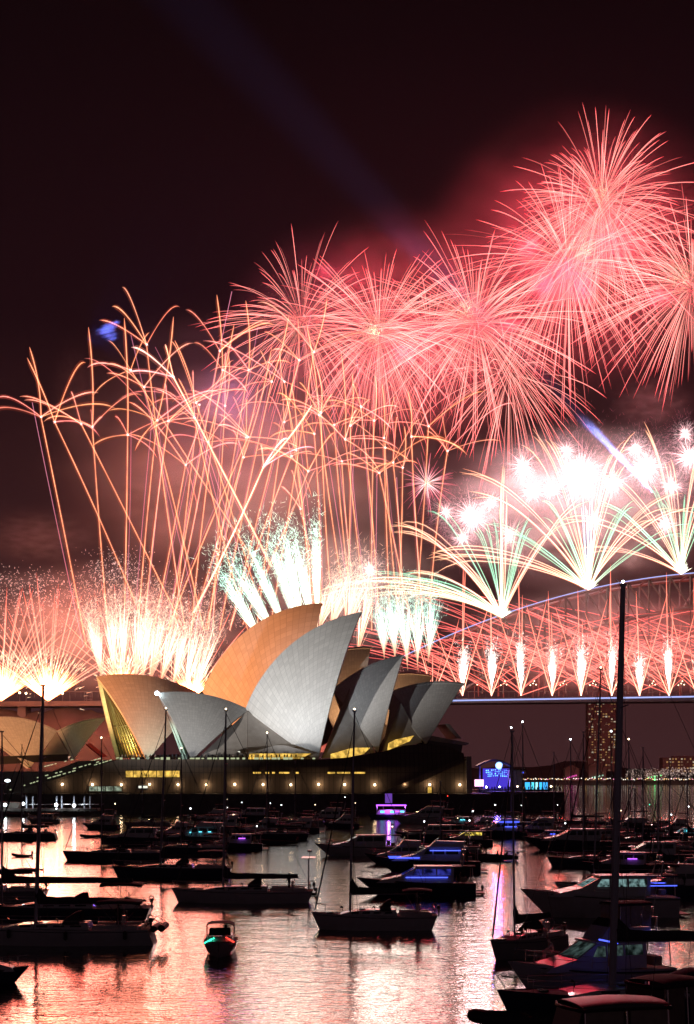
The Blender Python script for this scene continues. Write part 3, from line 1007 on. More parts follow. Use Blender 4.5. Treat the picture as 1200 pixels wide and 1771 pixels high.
# jetty with lamps on the left
jet = empty("pontoon_jetty", at(70, 1400, 470), 0, "low dark pontoon jetty with bright white lamps under the podium stairs", "jetty")
r = MB(); r.box(tuple(at(60, 1400, 470)), (38, 6, 0.8)); o = r.build("deck", M['seawall']); parent_keep(o, jet)
r = MB(); r.box(tuple(at(60, 1391, 474)), (38, 0.2, 0.2)); o = r.build("rail", M['steel']); parent_keep(o, jet)
for x in (46, 57, 98, 107, 128, 146, 156):
    r = MB(); r.pipe([at(x, 1377, 468), at(x, 1404, 468)], 0.22, 6); o = r.build("pile", M['alloy']); parent_keep(o, jet)
for x, y in ((97, 1392), (128, 1393), (9, 1392), (40, 1390)):
    r = MB(); r.ball(at(x, y, 466.5), 0.5, 7, 5); o = r.build("lamp_globe", M['lamp_white']); parent_keep(o, jet)
    point_lamp("jetty_light", at(x, y - 2, 465.5), (0.9, 0.97, 1.0), 260, 0.3)
r = MB(); r.prism([at(-20, 1386, 472), at(34, 1388, 472), at(30, 1400, 472), at(-20, 1400, 472)], (0, 5, 0)); o = r.build("shelter", M['concrete']); parent_keep(o, jet)
o = (lambda r: r.build("lamp_globe", M['lamp_white']))(MB().ball(at(13, 1350, YP - 8), 0.9, 8, 5, 0.45)); 
rt = empty("stair_lamp", at(13, 1372, YP - 8), 0, "wide white lamp on a pole at the foot of the big stairway", "lamp post"); parent_keep(o, rt)
o = MB().pipe([at(13, 1351, YP - 8), at(13, 1373, YP - 8)], 0.12, 5).build("post", M['black']); parent_keep(o, rt)
# ------------------------------------------------------------------ fireworks
class Trails:
    """burning star trails: tapered three sided tubes that carry their own glow colour"""
    def __init__(s):
        s.V = []; s.Fq = []; s.Ft = []; s.C = []; s.n = 0
    def add(s, P, r, c, hub=False, hubgain=1.0, halo=None):
        """P (N,M,3) points, r (N,M) radii, c (N,M,3) glow; hub: all first points meet in one vertex"""
        P = np.asarray(P, float); N, Mm, _ = P.shape
        if halo:        # lens glow around the trail, modelled as a wide dim emissive sheath
            s.add(P, np.asarray(r, float) * halo[0], np.asarray(c, float) * halo[1] * np.array([1.0, 0.55, 0.5]))
        r = np.broadcast_to(np.asarray(r, float), (N, Mm)); c = np.broadcast_to(np.asarray(c, float), (N, Mm, 3))
        d = np.gradient(P, axis=1)
        d /= np.maximum(np.linalg.norm(d, axis=2, keepdims=True), 1e-9)
        ref = np.where(np.abs(d[..., 1:2]) < 0.9, np.array([0., 1., 0.]), np.array([1., 0., 0.]))
        a = np.cross(d, ref); a /= np.linalg.norm(a, axis=2, keepdims=True)
        b = np.cross(d, a)
        ang = np.arange(3) * 2 * math.pi / 3
        ring = P[:, :, None, :] + r[:, :, None, None] * (a[:, :, None, :] * np.cos(ang)[None, None, :, None] + b[:, :, None, :] * np.sin(ang)[None, None, :, None])
        V = ring.reshape(-1, 3)
        C = np.repeat(c[:, :, None, :], 3, axis=2).reshape(-1, 3)
        base = s.n
        i = np.arange(N)[:, None, None] * Mm * 3 + np.arange(Mm - 1)[None, :, None] * 3 + base
        k = np.arange(3)[None, None, :]; k2 = (k + 1) % 3
        q = np.stack([i + k, i + k2, i + 3 + k2, i + 3 + k], axis=-1).reshape(-1, 4)
        s.Fq.append(q)
        s.V.append(V); s.C.append(C); s.n += len(V)
        if hub:
            h = s.n
            s.V.append(P[:, 0].mean(axis=0)[None]); s.C.append(c[:, 0].mean(axis=0)[None] * hubgain); s.n += 1
            i0 = (np.arange(N) * Mm * 3 + base)[:, None]
            kk = np.arange(3)[None, :]
            t = np.stack([np.full((N, 3), h), i0 + (kk + 1) % 3, i0 + kk], axis=-1).reshape(-1, 3)
            s.Ft.append(t)
        return s
    def mesh(s, name):
        V = np.concatenate(s.V); C = np.concatenate(s.C)
        Q = np.concatenate(s.Fq) if s.Fq else np.zeros((0, 4), int)
        T = np.concatenate(s.Ft) if s.Ft else np.zeros((0, 3), int)
        me = bpy.data.meshes.new(name)
        me.vertices.add(len(V)); me.vertices.foreach_set('co', V.astype(np.float32).ravel())
        me.loops.add(Q.size + T.size)
        me.loops.foreach_set('vertex_index', np.concatenate([Q.ravel(), T.ravel()]).astype(np.int32))
        me.polygons.add(len(Q) + len(T))
        st = np.concatenate([np.arange(len(Q)) * 4, Q.size + np.arange(len(T)) * 3]).astype(np.int32)
        me.polygons.foreach_set('loop_start', st)
        me.update(calc_edges=True)
        at_ = me.color_attributes.new('glow', 'FLOAT_COLOR', 'POINT')
        at_.data.foreach_set('color', np.concatenate([C, np.ones((len(C), 1))], axis=1).astype(np.float32).ravel())
        me.materials.append(M['star'])
        me.validate()
        return me
    def build(s, name, parent, kind=None):
        """world coordinates in, kept under a parent that only moves"""
        o = link(name, s.mesh(name), None)
        if parent is not None:
            parent_keep(o, parent)
        if kind: o['kind'] = kind
        return o

def A(v): return np.array([v.x, v.y, v.z])
nr = np.random.default_rng(12)
def lerp_cols(stops, t):
    t = np.asarray(t); xs_ = [q[0] for q in stops]
    return np.stack([np.interp(t, xs_, [q[1][k] for q in stops]) for k in range(3)], axis=-1)

RED = [(0, (0.7, 0.25, 0.2)), (0.22, (2.2, 0.78, 0.66)), (0.65, (2.1, 0.50, 0.46)), (0.9, (1.8, 0.24, 0.25)), (1, (1.3, 0.10, 0.13))]
def sphere_dirs(n, rng):
    i = np.arange(n) + 0.5
    z = 1 - 2 * i / n; ph = i * 2.399963 + rng.random() * 6
    d = np.stack([np.sqrt(1 - z * z) * np.cos(ph), np.sqrt(1 - z * z) * np.sin(ph), z], axis=1)
    d += rng.normal(0, 0.10, d.shape)
    return d / np.linalg.norm(d, axis=1, keepdims=True)

def peony(cx, cy, R, Y, n, seed, label, core=(0, 0, 0), watts=3e5, cols=RED, rad=0.20, gap=0.0, core_gain=1.0, start=0.10, drop=0.16, squash=1.0, lampcol=(1.0, 0.035, 0.075)):
    rng = np.random.default_rng(seed)
    C = A(at(cx, cy, Y)); Rm = R / F * Y
    root = empty("firework_burst", C, 0, label, "firework burst", "round firework bursts")
    d = sphere_dirs(n, rng)
    Mm = 11
    t = np.linspace(0, 1, Mm)
    k = 1.5
    f = (1 - np.exp(-k * t)) / (1 - math.exp(-k))
    L = Rm * rng.uniform(0.62, 1.08, n) * (1 - 0.12 * np.sin(d[:, 0] * 3 + seed) * np.sin(d[:, 2] * 2.5 + seed * 3))
    st = start + rng.uniform(0, 0.30, n) * (rng.random(n) < 0.8)
    s_ = st[:, None] + (1 - st[:, None]) * f[None]
    P = C[None, None] + d[:, None, :] * (L[:, None] * s_)[..., None]
    P[..., 2] -= drop * Rm * (s_ ** 2.6) * rng.uniform(0.7, 1.5, n)[:, None]
    r = rad * np.interp(t, [0, 0.25, 0.8, 1], [0.5, 0.9, 1.0, 0.12])[None] * rng.uniform(0.6, 1.1, n)[:, None]
    hole = (np.sin(d[:, 0] * 2.1 + seed * 1.7) + np.sin(d[:, 1] * 2.3 + seed) + np.sin(d[:, 2] * 2.2 + seed * 0.6)) / 3
    bright = (rng.uniform(0.35, 1.25, n) * np.where(rng.random(n) < gap * (hole > 0), 0.25, 1.0))[:, None, None]
    c = lerp_cols(cols, t)[None] * bright
    T = Trails().add(P, r, c, hub=True, hubgain=0.1, halo=(3.6, 0.05))
    T.build("star_spray", root)
    if core[2] > 0:
        # gold glitter left at the break
        m = int(core[2] * 24)
        cc = C + np.array([core[0], 0, -core[1]]) / F * Y
        q = cc + rng.normal(0, core[2] / F * Y * 0.72, (m, 3))
        dd = rng.normal(0, 1, (m, 3)); dd /= np.linalg.norm(dd, axis=1, keepdims=True)
        P2 = np.stack([q, q + dd * rng.uniform(0.8, 3.0, m)[:, None]], axis=1)
        dist = np.exp(-np.sum((q - cc) ** 2, axis=1) / (core[2] / F * Y * 0.55) ** 2)
        c2 = (np.array([1.0, 0.72, 0.40]) * (0.35 + 1.8 * dist)[:, None] * core_gain * 0.5)[:, None, :]
        T = Trails().add(P2, np.stack([np.full(m, 0.20), np.full(m, 0.05)], 1), c2)
        T.build("gold_glitter", root, 'stuff')
    if watts:
        point_lamp("burst_light", C, lampcol, watts * 0.95, 12.0)
    return root

peony(1040, 352, 186, 1150, 270, 1, "highest red firework burst, its pale core near the top of the display", (0, -18, 26), 7e5)
peony(982, 458, 218, 1130, 300, 2, "widest red firework burst, just below and left of the highest one", (28, -25, 28), 8e5, gap=0.15)
peony(1058, 418, 165, 1170, 150, 3, "red firework burst overlapping between the highest and the widest burst", (0, 0, 0), 3e5, gap=0.5)
peony(1196, 500, 195, 1120, 300, 4, "red firework burst cut by the picture edge", (-20, -20, 30), 6e5, gap=0.2)
peony(655, 578, 186, 1110, 290, 5, "red firework burst with the brightest yellow white core", (-8, -4, 20), 7e5, core_gain=2.0)
peony(822, 562, 200, 1100, 270, 6, "red firework burst with a gold glitter cloud above its core, below the widest burst", (-16, -30, 32), 6e5, gap=0.25)
peony(522, 560, 188, 1140, 190, 7, "dim red firework burst with a dark gold core, behind the orange comets", (-8, 0, 42), 4e5, rad=0.19, gap=0.3, core_gain=0.45)
peony(742, 578, 150, 1150, 130, 8, "smaller red firework burst squeezed between two larger ones", (0, 0, 0), 2.5e5, gap=0.5)
peony(880, 650, 170, 1160, 120, 10, "sparse red firework burst low and right, its trails falling towards the white fans", (0, 0, 0), 0, gap=0.6, drop=0.3)
peony(738, 835, 55, 1060, 90, 9, "small pink firework burst alone above the white plumes", (2, 0, 5), 1.0e5,
      cols=[(0, (2.0, 1.2, 1.2)), (0.3, (0.9, 0.22, 0.30)), (1, (0.3, 0.05, 0.08))], rad=0.26, drop=0.05)

# ---- orange comets that split into arcs
ORA = np.array([2.0, 0.66, 0.33]); ORW = np.array([3.4, 1.7, 1.0]); PUR = np.array([0.95, 0.30, 0.45])
def path(p0, p1, sag, m, Y):
    """pixel path from p0 to p1, pushed by sag pixels to one side"""
    t = np.linspace(0, 1, m)[:, None]
    p0 = np.array(p0, float); p1 = np.array(p1, float)
    d = p1 - p0; nrm = np.array([-d[1], d[0]]); nrm /= max(np.linalg.norm(nrm), 1e-6)
    q = p0 + d * t + nrm * sag * 4 * t * (1 - t)
    return np.array([A(at(x, y, Y)) for x, y in q])
comet_i = 0
def comet(bx, by, cx, cy, top=None, white=False, Y=None, arcs=None, label=None, col=None):
    global comet_i
    rng = np.random.default_rng(100 + comet_i); comet_i += 1
    Y = Y or 880 + rng.uniform(-25, 25)
    base = ORA if not white else ORW
    if col is not None: base = np.array(col)
    root = empty("splitting_comet", at(bx, by, Y), 0, label, "firework comet", "orange firework comets splitting into arcs")
    m = 26
    P = path((bx, by), (cx, cy), rng.uniform(-4, 4), m, Y)
    flick = 0.75 + 0.5 * rng.random(m)
    c = base[None] * (0.75 * flick)[:, None] * np.interp(np.linspace(0, 1, m), [0, 1], [0.8, 1.15])[:, None]
    rr = 0.50 if white else 0.33
    Trails().add(P[None], rr * np.interp(np.linspace(0, 1, m), [0, 1], [1.25, 0.8])[None], c[None], halo=(4.0, 0.08)).build("rising_trail", root)
    for _q in range(1 if rng.random() < 0.75 else 0):
        off = rng.uniform(-7, 7); a2 = rng.uniform(0.75, 1.25)
        P = path((bx + off, by), (bx + off + (cx - bx) * a2 + rng.uniform(-6, 6), by + (cy - by) * a2), rng.uniform(-3, 3), m, Y + 3)
        Trails().add(P[None], 0.22, (PUR * rng.uniform(0.35, 0.8))[None, None]).build("purple_trail", root)
    if arcs is None:
        n = rng.integers(3, 6)
        arcs = []
        for a in rng.permutation([8, 172, 30, 150, -35, 215, 62, 118])[:n]:
            arcs.append((a + rng.uniform(-18, 18), rng.uniform(60, 175) if a in (8, 172, 30, 150) else rng.uniform(40, 100)))
    for a, L in arcs:
        # star thrown out at an angle in depth as well, slowed by the air and pulled down
        el = math.radians(a); dep = rng.uniform(-0.6, 0.6)
        v = np.array([math.cos(el) * math.cos(dep), math.sin(dep), math.sin(el) * math.cos(dep)]) * L / F * Y
        t = np.linspace(0, 1, 15)
        f = (1 - np.exp(-1.3 * t)) / (1 - math.exp(-1.3))
        P = A(at(cx, cy, Y))[None] + v[None] * f[:, None]
        climb = A(at(cx, cy, Y)) - A(at(bx, by, Y)); climb /= np.linalg.norm(climb)
        P += climb[None] * (L * 0.10 / F * Y * (1 - np.exp(-3 * t)))[:, None]
        P[:, 2] -= (L * rng.uniform(0.14, 0.34) / F * Y) * t ** 2.0
        tint = np.array([1.0, rng.uniform(0.75, 1.15), rng.uniform(0.8, 1.6)]) * rng.uniform(0.45, 1.15)
        c = base[None] * tint * (np.interp(t, [0, 0.15, 0.7, 1], [1.3, 0.8, 0.95, 0.25]) * (0.8 + 0.4 * rng.random(15)))[:, None]
        Trails().add(P[None], rr * rng.uniform(0.65, 1.25) * np.interp(t, [0, 0.1, 0.8, 1], [0.7, 0.8, 1.1, 0.2])[None], c[None], halo=(4.0, 0.08)).build("split_trail", root)
    if top is not None:
        P = path((cx, cy), top, rng.uniform(2, 5), 14, Y)
        c = base[None] * np.interp(np.linspace(0, 1, 14), [0, 1], [1.0, 0.8])[:, None]
        Trails().add(P[None], rr * np.interp(np.linspace(0, 1, 14), [0, 0.9, 1], [0.8, 1.1, 0.2])[None], c[None], halo=(4.0, 0.08)).build("split_trail", root)
    T = Trails(); p = A(at(cx, cy, Y - 1))
    d = sphere_dirs(7, rng) * 1.0
    T.add(np.stack([np.repeat(p[None], 7, 0), p + d], 1), np.array([[0.5, 0.1]]), np.array([[[0.8, 0.5, 0.5]]]), hub=True).build("break_flash", root)

COMETS = [
    (150, 1120, 71, 721, (51, 600), 0, [(150, 92), (168, 88), (30, 115), (12, 135)], "orange comet farthest from the bridge, leaning out over the water side"),
    (190, 1125, 160, 738, (153, 566), 0, [(55, 30), (95, 40), (158, 120), (32, 130)], "orange comet rising beside the blue smoke wisp with a hooked top"),
    (214, 1125, 221, 752, (215, 550), 0, [(200, 70), (-30, 60), (120, 60), (25, 150)], "straight upright orange comet with its tip right of the blue smoke wisp"),
    (236, 1125, 272, 727, (300, 548), 0, [(135, 190), (160, 110), (25, 140), (230, 60)], "orange comet whose long arc reaches back to the hooked top"),
    (258, 1125, 321, 804, None, 0, [(-75, 75), (35, 120), (70, 230), (130, 160), (150, 120)], "orange comet with the lowest break in the western group"),
    (285, 1130, 360, 765, (405, 560), 0, None, "orange comet breaking beneath the violet smoke"),
    (300, 1130, 345, 700, None, 0, None, "orange comet breaking at the violet smoke itself"),
    (460, 1000, 226, 640, None, 0, [(120, 70), (160, 90), (200, 80), (60, 80)], "orange comet slanting steeply towards the blue smoke wisp"),
    (470, 980, 300, 652, None, 1, [(140, 90), (100, 60), (170, 80)], "thick whitish comet slanting up and away from the bridge"),
    (335, 1060, 456, 807, (540, 700), 1, [(25, 100), (60, 80), (100, 60)], "thick whitish comet slanting up towards the bridge"),
    (330, 1090, 421, 791, (470, 600), 0, None, "orange comet breaking just over the crossing of the whitish comets"),
    (400, 1080, 504, 789, None, 0, [(170, 150), (15, 40), (-60, 70), (110, 140)], "orange comet breaking above the spray of green white plumes"),
    (420, 1080, 533, 815, None, 0, [(15, 150), (60, 90), (150, 110), (100, 130)], "orange comet breaking low in the gap above the tall sails"),
    (600, 1060, 552, 718, (530, 560), 0, None, "orange comet rising from behind the tallest sail into the dim burst"),
    (610, 1060, 578, 735, None, 0, None, "orange comet breaking over the tip of the highest orange sail"),
    (632, 1060, 597, 760, (590, 610), 0, None, "orange comet rising under the brightest burst's near side"),
    (655, 1060, 624, 703, None, 0, None, "orange comet breaking right beneath the brightest burst"),
    (690, 1070, 666, 774, None, 0, [(195, 135), (-20, 55), (80, 110), (140, 100)], "orange comet with a wide drooping arc above the small sails"),
    (697, 1070, 680, 800, None, 0, [(190, 40), (215, 45), (85, 120), (60, 100)], "orange comet with a short drooping hook near the small pink burst"),
    (718, 1070, 741, 737, None, 0, [(170, 90), (35, 120), (-45, 60), (110, 80)], "orange comet breaking above the small pink burst"),
    (742, 1070, 774, 780, None, 0, [(12, 95), (42, 160), (130, 60), (100, 70)], "orange comet nearest to the bridge with a long arc towards it"),
    (380, 1090, 470, 660, (500, 545), 0, None, "orange comet rising high against the dim red burst"),
    (360, 1090, 430, 640, (425, 520), 0, None, "orange comet with a straight tall tip left of the dim red burst"),
    (330, 1100, 385, 640, (375, 510), 0, None, "orange comet with the tallest tip in the western group"),
    (545, 1060, 492, 660, None, 0, None, "orange comet breaking inside the dim red burst"),
    (560, 1060, 520, 880, None, 0, [(100, 90), (70, 80), (130, 60)], "short orange comet breaking just over the green white plumes"),
]
_r = random.Random(77)
for i in range(24):
    if i < 14:      # stand over the orange sails, thrown to both sides
        bx = 245 + i * 17 + _r.uniform(-14, 14); cx = bx + (_r.uniform(-190, -60) if _r.random() < 0.5 else _r.uniform(20, 150)); cy = _r.uniform(590, 760)
    else:           # nearly upright, behind the grey sails
        bx = 535 + (i - 14) * 22 + _r.uniform(-9, 9); cx = bx + _r.uniform(-60, 14); cy = _r.uniform(650, 830)
    arcs_ = [(_r.uniform(20, 160), _r.uniform(60, 150)) for _k in range(_r.choice([1, 2, 2, 3]))] + [(_r.choice([8, 172]) + _r.uniform(-25, 25), _r.uniform(60, 130))]
    COMETS.append((bx, 1090, cx, cy, (cx + (cx - bx) * 0.3, cy - _r.uniform(60, 120)) if _r.random() < 0.6 else None, 0, arcs_,
                   ORD[i] + " thin orange comet of the crowded middle, counting from the fountains to the bridge"))
for bx, by, cx, cy, top, w, arcs, lab in COMETS:
    comet(bx, by, cx, cy, top, bool(w), None, arcs, lab)

# ---- mine plumes: a jet that spreads into a fuzzy white green brush
PL_WG = [(0, (1.8, 0.75, 0.40)), (0.35, (2.2, 1.4, 0.9)), (0.65, (1.5, 2.0, 1.6)), (1, (0.22, 0.85, 0.70))]
PL_W = [(0, (2.0, 0.6, 0.4)), (0.35, (3.2, 1.1, 0.6)), (0.65, (2.2, 1.35, 0.95)), (1, (0.45, 0.5, 0.42))]
PL_PINK = [(0, (1.6, 0.6, 0.5)), (0.5, (2.4, 1.6, 1.3)), (1, (1.5, 0.8, 0.8))]
pl_i = 0
def plume(b, t, wid, Y, cols, label, group, n=58, sparks=560, parent=None, gain=1.0):
    global pl_i
    rng = np.random.default_rng(400 + pl_i); pl_i += 1
    B = A(at(*b, Y)); T_ = A(at(*t, Y)); ax = T_ - B; L = np.linalg.norm(ax); ax /= L
    u = np.cross(ax, [0, 1, 0]); u /= np.linalg.norm(u); v = np.cross(ax, u)
    W = wid / F * Y
    root = parent
    if root is None:
        root = empty("spark_plume", B, 0, label, "firework plume", group)
    m = 9
    tt = np.linspace(0, 1, m)
    rad_ = np.sqrt(rng.random(n)); an = rng.uniform(0, 6.28, n)
    end = (u[None] * np.cos(an)[:, None] + v[None] * np.sin(an)[:, None]) * (rad_ * W)[:, None]
    Ls = L * rng.triangular(0.45, 1.0, 1.15, n) * (1.03 - 0.25 * rad_ ** 2)
    spread = tt ** 1.7
    P = B + ax * (Ls[:, None] * tt[None])[..., None] + end[:, None, :] * spread[None, :, None]
    r = 0.17 * np.interp(tt, [0, 0.3, 0.8, 1], [0.8, 0.9, 0.9, 0.08])[None] * rng.uniform(0.5, 1.1, n)[:, None]
    c = lerp_cols(cols, tt)[None] * rng.uniform(0.2, 1.2, n)[:, None, None] * gain * 1.5 * np.interp(tt, [0, 0.35, 0.7, 1], [0.05, 0.20, 1.0, 0.8])[None, :, None]
    Trails().add(P, r, c, hub=True).build("spark_brush", root)
    if sparks:
        s_ = np.clip(rng.normal(0.84, 0.20, sparks), 0.3, 1.3)
        q = B + ax * (L * s_)[:, None] + (u[None] * rng.normal(0, 1, sparks)[:, None] + v[None] * rng.normal(0, 1, sparks)[:, None]) * (W * 0.62 * s_ ** 1.3)[:, None]
        dd = ax[None] * 0.7 + rng.normal(0, 0.6, (sparks, 3)); dd /= np.linalg.norm(dd, axis=1, keepdims=True)
        P2 = np.stack([q, q + dd * rng.uniform(0.6, 3.2, sparks)[:, None]], 1)
        c2 = (np.array(cols[-2][1]) * 0.5 + np.array(cols[-1][1]) * 0.5)[None, None] * rng.uniform(0.25, 1.1, sparks)[:, None, None] * gain
        Trails().add(P2, np.stack([np.full(sparks, 0.14), np.full(sparks, 0.04)], 1), c2).build("spark_cloud", root, 'stuff')
    return root
G1 = "green white plumes fanned out above the tall sails"
def ext(b, t, k):   # carry the foot of a plume back behind the roof that hides it
    return (b[0] + (b[0] - t[0]) * k, b[1] + (b[1] - t[1]) * k)
for i, (b, t, w) in enumerate([((442, 1088), (383, 992), 12), ((463, 1074), (402, 970), 12), ((483, 1065), (433, 952), 10), ((506, 1055), (466, 935), 11),
                               ((517, 1050), (490, 925), 12), ((532, 1043), (513, 935), 12), ((548, 1043), (545, 915), 8)]):
    plume(ext(b, t, 0.5), t, w * 1.35, 800, PL_WG, ORD[i] + " green white plume of the fan over the orange sail, from its low end", G1, gain=0.95)
G2 = "white plumes behind the small orange sail"
for i, (b, t, w) in enumerate([((174, 1160), (156, 1054), 13), ((198, 1156), (192, 1046), 13), ((213, 1156), (213, 1042), 15), ((235, 1160), (242, 1040), 14), ((247, 1163), (262, 1048), 13),
                               ((262, 1165), (287, 1052), 14), ((280, 1170), (306, 1070), 14), ((300, 1180), (326, 1076), 13), ((320, 1190), (350, 1070), 14), ((337, 1195), (374, 1083), 13)]):
    plume(ext(b, t, 0.25), t, w * 1.5, 830, PL_W, ORD[i] + " white plume of the row behind the small orange sail, counting from the fountain", G2, gain=0.62)
G3 = "white plumes behind the tips of the grey sails"
for i, (b, t, w) in enumerate([((556, 1075), (578, 1005), 15), ((575, 1075), (600, 985), 16), ((602, 1080), (626, 975), 22), ((622, 1110), (640, 1000), 14), ((663, 1117), (658, 1042), 15), ((682, 1117), (678, 1035), 14),
                               ((703, 1125), (697, 1026), 16), ((722, 1125), (722, 1030), 15), ((742, 1120), (747, 1035), 15)]):
    plume(ext(b, t, 0.35), t, w * 1.3, 840, PL_WG if i > 3 else PL_W, ORD[i] + " white plume of the row behind the grey sail tips, counting towards the bridge", G3, gain=0.6)

# ---- ground fountains: a wide white cone with long red comets thrown out of it
def fountain(b, R, Y, label, n=170, half=56, comets=34, cl=205, seed=0, up=1.0):
    rng = np.random.default_rng(700 + seed)
    B = A(at(*b, Y))
    root = empty("white_fountain", B, 0, label, "firework fountain", "white ground fountains")
    m = 7; tt = np.linspace(0, 1, m)
    an = np.radians(rng.uniform(-half, half, n)); dep = rng.uniform(-0.5, 0.5, n)
    L = R / F * Y * rng.uniform(0.6, 1.1, n)
    d = np.stack([np.sin(an) * np.cos(dep), np.sin(dep), np.cos(an) * np.cos(dep)], 1)
    P = B + d[:, None] * (L[:, None] * tt[None])[..., None]
    c = lerp_cols([(0, (6.0, 1.7, 0.6)), (0.6, (11.0, 2.4, 0.75)), (1, (3.5, 0.9, 0.3))], tt)[None] * rng.uniform(0.6, 1.2, n)[:, None, None]
    Trails().add(P, 0.34 * np.interp(tt, [0, 0.5, 1], [0.8, 1.1, 0.1])[None], c, hub=True).build("spark_cone", root)
    s = 260
    an = np.radians(rng.normal(0, half * 0.62, s)); q = B + np.stack([np.sin(an), rng.normal(0, 0.3, s), np.cos(an)], 1) * (R / F * Y * rng.uniform(0.75, 1.35, s))[:, None]
    dd = q - B; dd /= np.linalg.norm(dd, axis=1, keepdims=True)
    P2 = np.stack([q, q + dd * rng.uniform(1, 3.5, s)[:, None]], 1)
    Trails().add(P2, np.array([[0.26, 0.06]]), np.array([[[1.7, 1.25, 0.8]]]) * rng.uniform(0.3, 1, s)[:, None, None]).build("spark_cloud", root, 'stuff')
    for j in range(comets):
        a = math.radians(-54 + 108 * (j + rng.uniform(0.2, 0.8)) / comets)
        Lc = cl * rng.uniform(0.8, 1.12) / (1 + 0.12 * abs(a))
        t = np.linspace(0, 1, 12)
        P = B + np.array([math.sin(a), rng.uniform(-0.2, 0.2), math.cos(a)])[None] * (Lc / F * Y * t)[:, None]
        P[:, 2] -= 0.10 * Lc / F * Y * abs(math.sin(a)) * 2 * t ** 2
        c = lerp_cols([(0, (2.2, 1.0, 0.65)), (0.5, (1.9, 0.66, 0.46)), (1, (1.5, 0.30, 0.2))], t) * rng.uniform(0.35, 1.0)
        Trails().add(P[None], 0.36 * np.interp(t, [0, 0.8, 1], [0.8, 1.0, 0.15])[None], c[None], halo=(3.5, 0.06)).build("red_comet", root)
fountain((84, 1212), 62, 950, "bright white fountain standing behind the tall foreground mast", seed=1, n=260)
fountain((2, 1212), 62, 955, "white fountain cut by the picture edge", seed=2, n=220)
fountain((212, 1188), 38, 935, "white fountain half hidden behind the small orange sail", seed=3, n=120, comets=16, cl=190)
fountain((334, 1205), 42, 930, "white fountain in the dip between the two orange sails", seed=4, n=130, comets=14, cl=170)

# white glitter drifting over the fountains
nr = np.random.default_rng(5)
T = Trails()
n = 3000
gx = np.concatenate([nr.uniform(-25, 450, 2100), nr.normal(200, 28, 500), nr.normal(40, 60, 400)])
gy = np.concatenate([nr.triangular(985, 1035, 1110, 2100), nr.normal(985, 18, 500), nr.normal(1010, 14, 400)])
q = np.array([A(at(x, y, 930 + nr.uniform(-25, 25))) for x, y in zip(gx, gy)])
dd = nr.normal(0, 1, (n, 3)); dd /= np.linalg.norm(dd, axis=1, keepdims=True)
P2 = np.stack([q, q + dd * nr.uniform(0.3, 1.4, n)[:, None]], 1)
T.add(P2, np.array([[0.24, 0.10]]), np.array([[[1.1, 0.78, 0.70]]]) * nr.uniform(0.15, 0.9, n)[:, None, None])
o = T.build("glitter_smoke", None); tag(o, "white crackling glitter hanging above the row of fountains", "glitter", None, 'stuff')

# ---- big fans thrown from the top of the bridge arch
PEACH = [(0, (3.2, 1.7, 1.0)), (0.5, (1.7, 0.82, 0.64)), (0.85, (1.6, 0.85, 0.55)), (1, (1.2, 0.66, 0.36))]
GREEN = [(0, (1.5, 2.0, 1.4)), (0.4, (0.55, 1.25, 0.82)), (1, (0.18, 0.70, 0.44))]
BLUE = [(0, (1.6, 2.0, 2.4)), (0.6, (0.6, 1.2, 1.6)), (1, (0.8, 1.1, 1.2))]
GOLD = [(0, (2.4, 1.7, 1.0)), (0.5, (2.2, 1.7, 1.05)), (1, (0.8, 0.6, 0.35))]
def fan(b, trails, Y, label, seed):
    rng = np.random.default_rng(800 + seed)
    root = empty("comet_fan", at(*b, Y), 0, label, "firework fan", "comet fans on top of the arch")
    for (x, y, col, sag) in trails:
        for k in range(3):
            t = np.linspace(0, 1, 18)
            P = path((b[0] + rng.uniform(-3, 3), b[1]), (x + rng.uniform(-9, 9), y + rng.uniform(-9, 9)), sag + rng.uniform(-2, 2), 18, Y)
            P[:, 1] += np.linspace(0, rng.uniform(-18, 18), 18)
            P[:, 2] -= rng.uniform(2, 9) * np.clip((t - 0.8) / 0.2, 0, 1) ** 2
            P[:, 0] += (x - b[0]) * 0.03 * np.clip((t - 0.75) / 0.25, 0, 1)
            c = lerp_cols(col, t) * rng.uniform(0.7, 1.15)
            r = 0.31 * np.interp(t, [0, 0.25, 0.9, 1], [1.0, 0.8, 1.35, 0.2])
            Trails().add(P[None], r[None], c[None], halo=(3.5, 0.06)).build("comet_trail", root)
    # hot burst at the foot
    n = 70; an = np.radians(rng.uniform(-65, 65, n)); L = rng.uniform(4, 20, n) / F * Y
    B = A(at(*b, Y)); d = np.stack([np.sin(an), rng.normal(0, 0.3, n), np.cos(an)], 1)
    P = np.stack([np.repeat(B[None], n, 0), B + d * L[:, None]], 1)
    Trails().add(P, np.array([[0.6, 0.1]]), np.array([[[3.0, 2.8, 2.4], [1.2, 1.2, 0.9]]]), hub=True).build("foot_flare", root)
fan((868, 1067), [(694, 890, PEACH, 16), (700, 905, PEACH, 18), (757, 860, GREEN, 5), (760, 950, PEACH, 15), (829, 905, GREEN, 3), (843, 893, GREEN, 3), (858, 880, GREEN, 2), (869, 842, PEACH, 0), (881, 790, PEACH, 0),
                 (905, 890, GREEN, -2), (912, 900, GREEN, -2), (1002, 858, PEACH, -10), (962, 905, PEACH, -8),
                 (562, 1016, GOLD, 26), (600, 1010, GOLD, 30), (640, 1026, GOLD, 17), (700, 1020, GOLD, 14), (735, 1024, GOLD, 10), (620, 985, GREEN, 22), (690, 992, GREEN, 18), (720, 984, PEACH, 15)], 1004,
    "comet fan lowest on the arch, with flat golden arcs reaching over the grey sails", 1)
